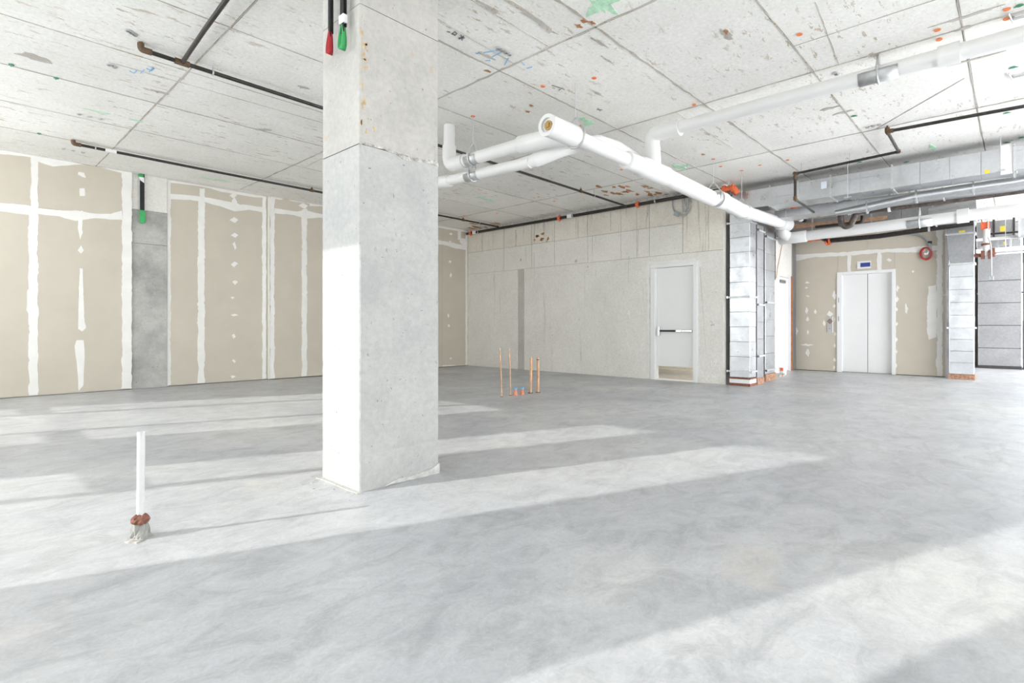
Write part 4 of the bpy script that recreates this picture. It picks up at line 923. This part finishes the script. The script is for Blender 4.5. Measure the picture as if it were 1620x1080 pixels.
# zig-zag sprinkler line on the right
e3 = Vector((8.89, 1.30, 3.80))
c1_, c2_ = Vector((9.87, 1.30, 3.755)), Vector((9.98, 2.76, 3.73))
t = sprk('s', 'black sprinkler line with sharp bends zigzagging under the ceiling toward the duct', [e3, c1_, c2_], .021, hang=[(9.92, 1.95, 3.74), (9.97, 2.66, 3.73)], rad=.03)
MB().tube([e3, Vector((8.89, .3, 3.775)), Vector((8.89, -.9, 3.74))], .022, 14).build('branch_pipe', 'black_steel', t)
MB().tube(arc([e3+Vector((.08, 0, 0)), e3, e3+Vector((0, 0, .05))], .03), .03, 12).tube([e3+Vector((0, 0, .04)), e3+Vector((0, 0, .078))], .012, 8).tube([e3+Vector((0, -.07, -.003)), e3], .03, 12).build('end_fitting', 'rust', t)
for p in (c1_, c2_): MB().tube([p+Vector((-.04, 0, 0)), p, p+Vector((0, .03 if p is c1_ else -.05, 0))], .030, 12).build('elbow', 'rust', t)
d1_ = PX(1262, 315, 10.0); 
MB().tube([c2_, Vector((c2_.x, c2_.y, d1_.z))], .022, 12).build('drop_pipe', 'black_steel', t)
MB().tube([Vector((c2_.x, c2_.y, d1_.z)), Vector((11.8, 2.82, d1_.z-.01))], .022, 12).build('tail_pipe', 'black_steel', t)
MB().tube([Vector((c2_.x, c2_.y, d1_.z+.05)), Vector((c2_.x, c2_.y, d1_.z)), Vector((c2_.x+.06, c2_.y, d1_.z))], .031, 12).tube([c2_-Vector((0, 0, .10)), c2_-Vector((0, 0, .03))], .03, 12).build('elbow', 'rust', t)
# orange valve group and pipes above the lobby
XV = 12.6
t = thing('valve_assembly', 'orange grooved tee and valve on black pipe under the ducts, right of the white main', 'valve', PX(1258, 340, XV))
a = PX(1256, 333, XV); b_ = PX(1257, 341, XV)
MB().tube([a+Vector((0, 0, .05)), a, b_-Vector((0, 0, .03))], .06, 14).tube([b_+Vector((0, .03, -.01)), b_+Vector((0, -.14, -.02))], .06, 14).tube([a+Vector((0, 0, .04)), a+Vector((0, 0, .07))], .075, 14).build('tee', 'orange', t)
p = PX(1267, 340, XV); MB().tube([p+Vector((0, .025, 0)), p+Vector((0, -.02, 0))], .075, 14).build('coupling', 'orange', t)
MB().tube([p, PX(1320, 334, XV), PX(1400, 322, XV)], .032, 12).build('pipe', 'black_steel', t)
MB().tube([PX(1262, 343, XV), PX(1295, 360.5, 14.6)], .045, 12).build('cross_pipe', 'black_steel', t)
c_ = PX(1264, 344.5, 12.7); MB().tube([c_, PX(1267, 346.5, 12.85)], .058, 12).build('white_collar', 'tape', t)
MB().tube([a+Vector((0, 0, .06)), Vector((a.x, a.y, H))], .008, 6).build('hanger_rod', 'zinc', t)
XQ = 14.7
t = thing('sprinkler_main', 'black sprinkler pipe with orange couplings crossing the drywall above the elevator doors', 'pipe', PX(1240, 383, XQ))
k1, k2 = PX(1297, 374.5, XQ), PX(1308, 381, XQ)
MB().tube([PX(1236, 384, XQ), k1], .05, 14).build('pipe', 'black_steel', t)
MB().tube([k1+Vector((-.05, 0, 0)), k2+Vector((-.05, 0, 0))], .045, 12).build('pipe', 'black_steel', t)
MB().tube([k2, PX(1390, 373.5, XQ), PX(1540, 352, XQ)], .055, 14).build('pipe', 'black_steel', t)
for (xa, ya, xb, yb) in [(1279, 377.5, 1283, 377), (1290, 376, 1300, 374.5), (1305, 383.5, 1308, 382), (1311, 382, 1314, 381.5)]:
    MB().tube([PX(xa, ya, XQ), PX(xb, yb, XQ)], .085, 14).build('grooved_coupling', 'orange', t)
MB().tube([PX(1283, 377, XQ), PX(1296, 375, XQ)], .068, 14).build('grooved_tee', 'orange', t)
for px, py in ((1470, 362), (1258, 381)): p = PX(px, py, XQ); MB().tube([p, (p.x, p.y, H)], .009, 6).ring(p+Vector((0, .02, 0)), p-Vector((0, .02, 0)), .055, .068, 12).build('hanger_rod', 'zinc', t)
# grooved standpipe on the right
XG = 14.75
t = thing('standpipe', 'white-painted standpipe drop between orange grooved fittings beside the tapered duct', 'pipe', PX(1561, 358, XG))
tp = PX(1561.5, 358, XG)
MB().tube([PX(1552, 357.5, XG), PX(1565, 356.5, XG)], .075, 14).tube([PX(1552.5, 357.5, XG), PX(1554.5, 357.3, XG)], .10, 14).tube([PX(1562.5, 357.2, XG), PX(1565.5, 356.8, XG)], .10, 14).build('grooved_tee', 'orange', t)
MB().tube([PX(1561, 362, XG), PX(1560, 404, XG)], .055, 16).build('pipe', 'white_paint', t)
MB().ring(PX(1560.6, 385, XG), PX(1560.6, 388, XG), .055, .085, 14).build('coupling', 'firestop', t)
for (px, py) in ((1555, 403), (1566, 402.5), (1571, 399)): p = PX(px, py, XG); MB().tube([p+Vector((0, .03, 0)), p-Vector((0, .03, 0))], .09, 12).build('grooved_coupling', 'firestop', t)
MB().tube([PX(1566, 402, XG), PX(1573, 397.5, XG)], .06, 12).tube([PX(1541, 404.5, XG), PX(1556, 403.5, XG)], .035, 12).build('tail_pipe', 'firestop', t)
MB().tube([tp+Vector((0, 0, .07)), Vector((tp.x, tp.y, H))], .008, 6).build('hanger_rod', 'zinc', t)
t = thing('electrical_drop', 'thin steel conduit dropping to a small square box before the big duct panel', 'conduit', PX(1568, 440, 14.6))
cp = [PX(1563, 375, 14.6), PX(1566.5, 384, 14.6), PX(1568, 395, 14.6), PX(1568.5, 436, 14.6)]
MB().tube(arc(cp, .1), .012, 8).build('conduit', 'grey_conduit', t)
a, b_ = PX(1563, 437, 14.6), PX(1572, 443, 14.6)
MB().box(14.57, 14.63, b_.y, a.y, b_.z, a.z).build('box', 'grey_conduit', t, bevel=.005)
MB().tube([cp[0], Vector((cp[0].x, cp[0].y, H))], .006, 6).build('hanger_rod', 'zinc', t)
# right duct riser with taper
t = thing('duct_riser', 'white-lit duct riser with tapered top standing at the end of the elevator wall', 'duct', (15.0, .86, 0))
X0r = 14.88
ya, yb = PX(1502.5, 500, X0r).y, PX(1540.5, 500, X0r).y
zT = PX(1520, 417.5, X0r).z; zTop = PX(1520, 370, X0r).z
zj2 = PX(1520, 518.5, X0r).z
duct_v(t, X0r, X0r+.35, yb, ya, .11, zT, [zj2], .27, 'galv')
MB().box(X0r-.01, X0r+.36, yb-.02, ya+.02, 0, .11).build('mortar_base', 'brick_mortar', t)
ya2, yb2 = PX(1497.5, 380, X0r).y, PX(1541, 380, X0r).y
vs = [(X0r, yb, zT+.01), (X0r+.35, yb, zT+.01), (X0r+.35, ya, zT+.01), (X0r, ya, zT+.01), (X0r, yb2, zTop), (X0r+.35, yb2, zTop), (X0r+.35, ya2, zTop), (X0r, ya2, zTop)]
MB().add(vs, [(0, 1, 2, 3), (4, 7, 6, 5), (0, 4, 5, 1), (1, 5, 6, 2), (2, 6, 7, 3), (3, 7, 4, 0)]).build('tapered_section', 'galv_dull', t)
for z, yA, yB in ((zT+.005, ya, yb), (zTop+.005, ya2, yb2)):
    f_ = MB().box(X0r-.025, X0r+.375, yB-.025, yA+.025, z-.018, z+.018).build('flange', 'zinc', t)
MB().box(X0r, X0r+.35, yb2, ya2, zTop+.02, H-.02).build('duct_section', 'galv_dull', t)
a = PX(1522, 366, X0r); MB().box(X0r-.006, X0r-.0005, a.y-.05, a.y+.05, a.z-.02, a.z+.02).build('label', 'yellow', t)
def text(s_, size, loc, rot, mat, parent):    # lettering, one part per character
    n_c = len(s_); adv = size*0.62
    for i, ch in enumerate(s_):
        if ch != ' ': glyph(ch, size, Vector(loc)+Vector((0, ((n_c-1)/2-i)*adv, 0)), rot, mat, parent)
def glyph(s_, size, loc, rot, mat, parent=None, name='letter', **tags):
    cu = bpy.data.curves.new(name, 'FONT'); cu.body = s_; cu.size = size; cu.extrude = .0008; cu.align_x = 'CENTER'; cu.align_y = 'CENTER'
    tmp = bpy.data.objects.new('tmp_text', cu); C.objects.link(tmp)
    dg = bpy.context.evaluated_depsgraph_get(); me = bpy.data.meshes.new_from_object(tmp.evaluated_get(dg))
    bpy.data.objects.remove(tmp); me.materials.clear(); me.materials.append(M[mat])
    o = bpy.data.objects.new(name, me); C.objects.link(o); o.rotation_euler = rot
    if parent is not None: o.parent = parent; o.location = Vector(loc)-world_loc(parent)
    else: o.location = loc
    for k, v in tags.items(): o[k] = v
    return o
ROTX = (math.pi/2, 0, -math.pi/2)      # faces -X
a = PX(1527, 350.5, X0r); text('MADE 10 1 OHMS', .085, (X0r-.0015, a.y, a.z), ROTX, 'ink', t)
a = PX(1523, 356, X0r); text('USA', .085, (X0r-.0015, a.y, a.z), ROTX, 'ink', t)
a = PX(1522, 465.5, X0r); text('MADE IN USA CO-IL 58B', .05, (X0r-.0015, a.y, a.z), ROTX, 'grey_conduit', t)
# big duct plate at the far right
XF = 19.3
t = thing('floor_duct', 'wide galvanized duct trunk of stacked panels standing at the far right edge', 'duct', (XF+.4, .35, 0))
ya, yb = PX(1547.5, 500, XF).y, PX(1616, 500, XF).y
zz = [.07]+[PX(1580, y, XF).z for y in (550.5, 514.5, 479, 443.5, 400)]
for za, zb in zip(zz[:-1], zz[1:]): MB().box(XF, XF+.8, yb, ya, za+.006, zb-.006).build('duct_section', 'galv_dull', t, bevel=.004)
for z in zz[1:-1]: MB().box(XF+.004, XF+.79, yb+.004, ya-.004, z-.008, z+.008).build('seam', 'dark', t)
MB().box(XF-.01, XF+.8, yb-.01, ya+.01, 0, .07).build('base_rail', 'dark', t)
MB().box(XF+.02, XF+.8, yb+.02, ya-.02, zz[-1], H-.02).build('duct_neck', 'galv_dull', t)
t = thing('steel_column', 'dark steel column seen between the tapered duct riser and the duct trunk', 'column', (19.6, .95, 0))
MB().box(19.45, 19.75, ya+.01, ya+.035, 0, H-.01).box(19.45, 19.75, ya+.24, ya+.26, 0, H-.01).box(19.59, 19.61, ya+.035, ya+.24, 0, H-.01).build('wide_flange', 'dark', t)
MB().box(19.4, 19.8, ya+.005, ya+.27, 0, .03).build('base_plate', 'dark', t)
t = thing('steel_column', 'dark steel column at the extreme right edge, beyond the duct trunk', 'column', (19.6, -.3, 0))
MB().box(19.45, 19.75, yb-.05, yb-.03, 0, H-.01).box(19.45, 19.75, yb-.3, yb-.28, 0, H-.01).box(19.59, 19.61, yb-.28, yb-.05, 0, H-.01).build('wide_flange', 'dark', t)
MB().box(19.4, 19.8, yb-.32, yb-.015, 0, .03).build('base_plate', 'dark', t)
# high ducts, struts and pipes at the right
def hbox(label, cat, name, X, dx, px0, px1, yt0, yb0, mat, yv=None, flanges=(), lab=None):
    a, b_ = PX(px0, yt0, X), PX(px0, yb0, X); y1_ = PX(px1, 400, X).y
    t = thing(name, label, cat, (X, (a.y+y1_)/2, b_.z))
    MB().box(X, X+dx, y1_, a.y, b_.z, a.z).build('body', mat, t, bevel=.004)
    for f_ in flanges: y = PX(f_, 400, X).y; MB().box(X-.02, X+dx+.02, y-.02, y+.02, b_.z-.03, a.z+.03).build('flange', 'zinc' if mat == 'galv' else 'dark', t)
    a.z < H-.05 and MB().tube([(X+dx/2, (a.y+y1_)/2, a.z), (X+dx/2, (a.y+y1_)/2, H-.001)], .008, 6).build('hanger_rod', 'zinc', t)
    if lab: p0, p1 = PX(lab[0], lab[1], X), PX(lab[2], lab[3], X); MB().box(X-.006, X-.0005, p1.y, p0.y, p1.z, p0.z).build('label', 'yellow', t)
    return t
hbox('dull dark duct carrying a yellow square label, behind the orange standpipe tee', 'duct', 'ceiling_duct', 16.6, .6, 1545, 1606, 352, 374, 'galv_dull', flanges=(1572, 1604), lab=(1582, 358, 1590, 365.5))
hbox('pale strut rail crossing behind the standpipe, below the labelled dark duct', 'rail', 'strut_rail', 16.0, .06, 1544, 1640, 377.5, 381.5, 'white_paint')
hbox('grey duct with small yellow tag under the pale strut rail', 'duct', 'ceiling_duct', 17.4, .6, 1545, 1600, 382, 392, 'galv', flanges=(1578, 1598), lab=(1587, 382.5, 1590, 385))
hbox('large white pipe crossing above the wide duct trunk', 'pipe', 'insulated_pipe', 17.0, .15, 1544, 1640, 394, 400, 'pvc')
hbox('lower pale rail just above the wide duct trunk', 'rail', 'strut_rail', 18.0, .08, 1549, 1640, 402, 404, 'compound')
straight('black_pipe', 'thin black pipe passing before the labelled dark duct at the far right', 'pipe', [PX(1566, 370, 16.3), PX(1600, 367.5, 16.3), PX(1650, 363, 16.3)], .022, 'black_steel')
a = PX(1612, 352, 15.2)
t = hbox('bright duct elbow box at the extreme right edge under the ceiling', 'duct', 'ceiling_duct', 15.5, .5, 1612, 1650, 345, 372, 'galv', flanges=(1613,))
hbox('pale boxed soffit between the cast-iron line and the long white pipe at the upper right', 'soffit', 'boxed_soffit', 18.3, .6, 1546, 1680, 318, 331, 'galv_dull')
# struts and rods over the white pipe
for (px, pyt, pyb, X, lab) in [(1341, 262, 312, 10.5, 'thin threaded rod hanging before the long ceiling duct, nearer the white label'), (1583, 214, 269, 10.5, 'thin threaded rod hanging before the long ceiling duct, right of the yellow tag')]:
    p = PX(px, pyb, X); t = thing('threaded_rod', lab, 'rod', (p.x, p.y, H))
    MB().tube([p, (p.x, p.y, H-.001)], .005, 6).build('rod', 'zinc', t); MB().tube([p+Vector((0, .05, 0)), p-Vector((0, .05, 0))], .012, 6).build('clip', 'zinc', t)
# cable coil with box at the top of the concrete wall
XC = XB-.04
t = thing('conduit_coil', 'coil of grey flexible conduit with a small box hanging below the sprinkler main', 'cable', PX(1080, 306, XC))
def loop_px(cx, cyy, rx, ry, a0, a1, n, X): return [PX(cx+rx*math.cos(math.radians(a0+(a1-a0)*k/n)), cyy-ry*math.sin(math.radians(a0+(a1-a0)*k/n)), X) for k in range(n+1)]
MB().tube(loop_px(1077, 323, 13, 18, 100, 235, 14, XC), .014, 8).tube(loop_px(1078, 323, 12.5, 18, 62, -95, 14, XC-.02), .014, 8).build('conduit', 'grey_conduit', t)
MB().tube([PX(1079, 305, XC-.03), PX(1080, 322, XC-.03), PX(1081, 334, XC-.03), PX(1084, 335, XC-.03), PX(1087, 328, XC-.03), PX(1080, 306, XC-.03)], .014, 8).tube([PX(1081, 306, XC-.04), PX(1094, 319, XC-.04)], .017, 8).build('conduit', 'grey_conduit', t)
bx = [PX(x_, y_, XC-.05) for x_, y_ in ((1068, 333), (1075, 336), (1072, 343), (1065, 340))]
MB().prism(bx, (1, 0, 0), .05).build('box', 'grey_conduit', t, bevel=.004)
MB().box(XC-.06, XB+.004, PX(1080, 305, XC).y-.02, PX(1080, 305, XC).y+.02, PX(1080, 307, XC).z-.015, PX(1080, 305, XC).z+.02).build('hook', 'zinc', t)
# grey conduits and red coil on the elevator wall
XK = XE-.06
t = thing('conduit_run', 'pair of grey conduits curving down the drywall right of the elevator doors', 'conduit', PX(1400, 364, XK))
for o in (0, 1.7):
    MB().tube(arc([PX(1402, 360+o, XK-.2), PX(1420, 367+o, XK), PX(1445, 369+o, XK), PX(1462, 372+o, XK), PX(1471-o, 384, XK), PX(1474-o, 400, XK)], .3, 6), .018, 8).build('conduit', 'grey_conduit', t)
MB().box(XK-.03, XE-.001, PX(1471, 383, XK).y-.035, PX(1471, 383, XK).y+.035, PX(1471, 384.5, XK).z, PX(1471, 381.5, XK).z).build('clamp', 'black_plastic', t)
MB().tube([PX(1473, 398, XK), PX(1477, 404, XK), PX(1481, 408, XK)], .006, 6).build('loose_wire', 'grey_conduit', t)
t = thing('cable_coil', 'coil of red cable on a hook at the upper right of the elevator wall', 'cable', PX(1465, 401, XK))
MB().tube(loop_px(1465, 401, 9, 9, 0, 360, 26, XK), .02, 8, caps=False).tube(loop_px(1465.6, 401.5, 8, 9.3, 0, 360, 26, XK-.03), .014, 8, caps=False).build('coil', 'red_cable', t)
MB().tube([PX(1465, 392, XK-.03), PX(1465, 399, XK-.03)], .008, 6).tube([PX(1465, 392, XK-.03), PX(1465, 392, XE+.001)], .01, 6).build('hook', 'grey_conduit', t)
R_ = [PX(x_, y_, XK-.08) for x_, y_ in ((1461, 400), (1466, 400), (1470, 396), (1468, 402), (1463, 403))]
MB().prism(R_, (1, 0, 0), .03).build('cable_tag', 'tape', t)
# thin red line by the side door
t = thing('red_cable', 'thin reddish cable slanting down the pale wall above the side door', 'cable', PY(1238, 384, YS-.02))
MB().tube([PY(1238, 383, YS-.015), PY(1234, 405, YS-.015), PY(1230, 425, YS-.015), PY(1228, 440, YS-.015)], .007, 6).build('wire', 'copper_brown', t)
t = thing('black_pipe', 'black vertical pipe and brackets beside the rear duct riser', 'pipe', (13.0, 4.12, 0))
MB().tube([(13.2, 4.1, 2.2), (13.2, 4.1, 3.3)], .035, 10).build('pipe', 'black_steel', t)
MB().box(13.16, 13.24, 4.1, YS, 2.3, 2.34).box(13.16, 13.24, 4.1, YS, 2.9, 2.94).build('bracket', 'dark', t)
MB().box(13.1, 13.2, 4.08, YS-.001, 1.0, 1.12).build('outlet_box', 'black_plastic', t)
# ------------------------------------------------------------------ inserts and anchors in the ceiling
def anchor(px, py, mat, r, lab, grp, two=False):
    p = PZ(px, py, H); o = MB().tube([(p.x, p.y, H-.008), (p.x, p.y, H-.0003)], r, 12)
    if two: o.box(p.x-.004, p.x+.004, p.y-r*1.6, p.y+r*1.6, H-.012, H-.004)
    o.build('ceiling_insert', mat, None, origin=(p.x, p.y, H), label=lab, category='insert', group=grp)
OI = [(859, 136, 'upper left of the cleanout hanger rod'), (940, 123, 'above the cleanout hanger rod, to its right'), (920, 198, 'close behind the open cleanout end of the white main'), (1098, 165, 'above the elbow of the ceiling-height branch, at a joint crossing'), (1059, 197, 'just above the lip of the elbow of the ceiling-height branch'),
      (983, 268, 'just below the white main near its wye'), (1140, 263, 'right of the rod before the bend of the main'), (1202, 261, 'between the bend hanger and the zigzag sprinkler line, left one'), (1246, 253, 'between the bend hanger and the zigzag sprinkler line, right one'), (877, 318, 'right one of the pair before the back corner'),
      (852, 311, 'left one of the pair before the back corner'), (991, 294, 'within the rust stained patch over the back wall'), (786, 337, 'over the back corner beside the sprinkler pipe'), (734, 341, 'upper one of the close pair beside the column'), (733, 345, 'lower one of the close pair beside the column'),
      (1483, 47, 'upper one of the pair above the coupling of the ceiling-height branch'), (1486, 62, 'lower one of the pair above the coupling of the ceiling-height branch'), (1593, 14, 'upper one of the pair at the upper right corner'), (1593, 29, 'lower one of the pair at the upper right corner'), (1265, 54, 'in the bare slab above the middle of the ceiling-height branch')]
for px, py, wh in OI: anchor(px, py, 'orange_mark', .026, 'small orange ceiling insert '+wh, 'orange ceiling inserts')
GI = [(18, 102, 'at the far left edge'), (89, 123, 'left of the sprinkler branch tee'), (62, 211, 'above the drywall at far left'), (1351, 183, 'above the zigzag sprinkler line'), (1613, 8, 'at the upper right corner'), (1360, 256, 'above the white duct label'), (1434, 256, 'above the middle of the long duct'),
      (1593, 225, 'just above the duct near its sealed panel'), (1617, 217, 'at the right edge above the duct'), (1603, 106, 'below the ceiling-height branch at the right edge'), (1593, 178, 'under the right sprinkler pipe')]
for px, py, wh in GI: anchor(px, py, 'green_mark', .024, 'small green ceiling insert '+wh, 'green ceiling inserts', True)
def cluster(px, py, n, dx, dy, lab):
    p = PZ(px, py, H); t = thing('embedded_sleeves', lab, 'insert', (p.x, p.y, H))
    for k in range(n): MB().ring((p.x+dx*k, p.y+dy*k, H-.012), (p.x+dx*k, p.y+dy*k, H-.0003), .014, .024, 12).build('sleeve', 'zinc', t)
cluster(788, 76, 4, .055, .0, 'row of four steel sleeve ends beside blue layout marks, right of the column')
cluster(203, 48, 3, .03, .02, 'cluster of steel sleeve ends in the ceiling left of the branch pipe')
cluster(125, 180, 3, .11, .0, 'row of three steel sleeve ends in the ceiling above the left drywall')
cluster(173, 102, 2, .05, .02, 'pair of steel sleeve ends between the ceiling joints at upper left')
cluster(410, 204, 4, .035, -.03, 'row of four steel sleeve ends in the ceiling left of the column')
cluster(1372, 201, 3, .0, -.07, 'row of steel sleeve ends in the ceiling near the zigzag sprinkler line')
cluster(100, 235, 3, .12, 0, 'row of steel sleeve ends in the ceiling close to the drywall top at far left')
cluster(1322, 115, 2, .04, .0, 'pair of steel sleeve ends just above the ceiling-height white branch')
for (px, py, lab) in [(1603, 27, 'small surface conduit stub with box on the ceiling at the upper right corner'), (1602, 120, 'small surface conduit stub on the ceiling below the white branch at the right edge')]:
    p = PZ(px, py, H); t = thing('conduit_stub', lab, 'conduit', (p.x, p.y, H))
    MB().tube([(p.x, p.y, H-.02), (p.x, p.y-.6, H-.02)], .012, 8).build('conduit', 'zinc', t); MB().tube([(p.x-.15, p.y+.03, H-.018), (p.x+.08, p.y, H-.018)], .008, 6).tube([(p.x, p.y, H-.02), (p.x, p.y, H-.0005)], .01, 6).build('strap', 'zinc', t)
# layout marks on the slab and wall
def stroke_set(pts_list, r, mat, name, label, plane='z', val=H-.001):
    F_ = PZ if plane == 'z' else (PX if plane == 'x' else PY)
    t = thing(name, label, 'marking', F_(*pts_list[0][0], val))
    for pts in pts_list: MB().tube([F_(x_, y_, val) for x_, y_ in pts], r, 5).build('stroke', mat, t)
stroke_set([[(752, 84), (756, 85), (757, 82)], [(762, 84), (790, 79)], [(775, 93), (782, 88), (795, 82)], [(768, 96), (776, 96)], [(800, 100), (804, 92), (798, 103)], [(825, 98), (830, 103)], [(833, 108), (842, 106)]], .004, 'blue_cap', 'layout_marks', 'blue crayon layout arrows on the ceiling right of the column')
stroke_set([[(707, 50), (712, 51)], [(715, 54), (719, 50), (723, 53), (720, 56), (714, 53)], [(725, 60), (735, 60)], [(729, 55), (731, 64)], [(726, 62), (734, 57)]], .004, 'ink', 'layout_marks', 'dark pencilled layout signs on the ceiling beside the column')
stroke_set([[(205, 112), (212, 116), (216, 112)], [(222, 116), (228, 110)], [(232, 108), (240, 112), (244, 108)], [(236, 114), (242, 106)]], .004, 'blue_cap', 'layout_marks', 'pale blue layout scribble on the ceiling at the left, by the sprinkler branch tee')
stroke_set([[(873, 135), (880, 137), (886, 139)], [(884, 143), (889, 139), (893, 142)], [(944, 173), (953, 174)], [(946, 171), (950, 176)]], .004, 'ink', 'layout_marks', 'small dark layout ticks on the ceiling above the cleanout')
stroke_set([[(1125.5, 570), (1126, 580)], [(1130, 571), (1128, 575), (1130, 578), (1132, 574), (1130, 571)], [(1133, 570), (1131.5, 580)], [(1134.5, 577), (1134.5, 581), (1138, 580)], [(1137.5, 577), (1138, 586)]], .0045, 'chalk', 'chalk_number', 'white chalk number written low on the concrete right of the exit door', 'x', XB-.001)
stroke_set([[(1131, 589), (1131, 602)], [(1126, 592), (1136, 600)], [(1136, 591), (1126, 600)], [(1125, 596), (1137, 596)]], .0045, 'chalk', 'chalk_star', 'white chalk star drawn near the floor right of the exit door', 'x', XB-.001)
stroke_set([[(1123, 508), (1127, 508), (1125, 511), (1128, 511)], [(1124, 514), (1126, 513), (1127, 515), (1124, 515)], [(1127.5, 514), (1129, 512), (1129.5, 515)]], .003, 'ink', 'pencil_mark', 'small dark pencil note at mid height on the concrete right of the exit door', 'x', XB-.001)
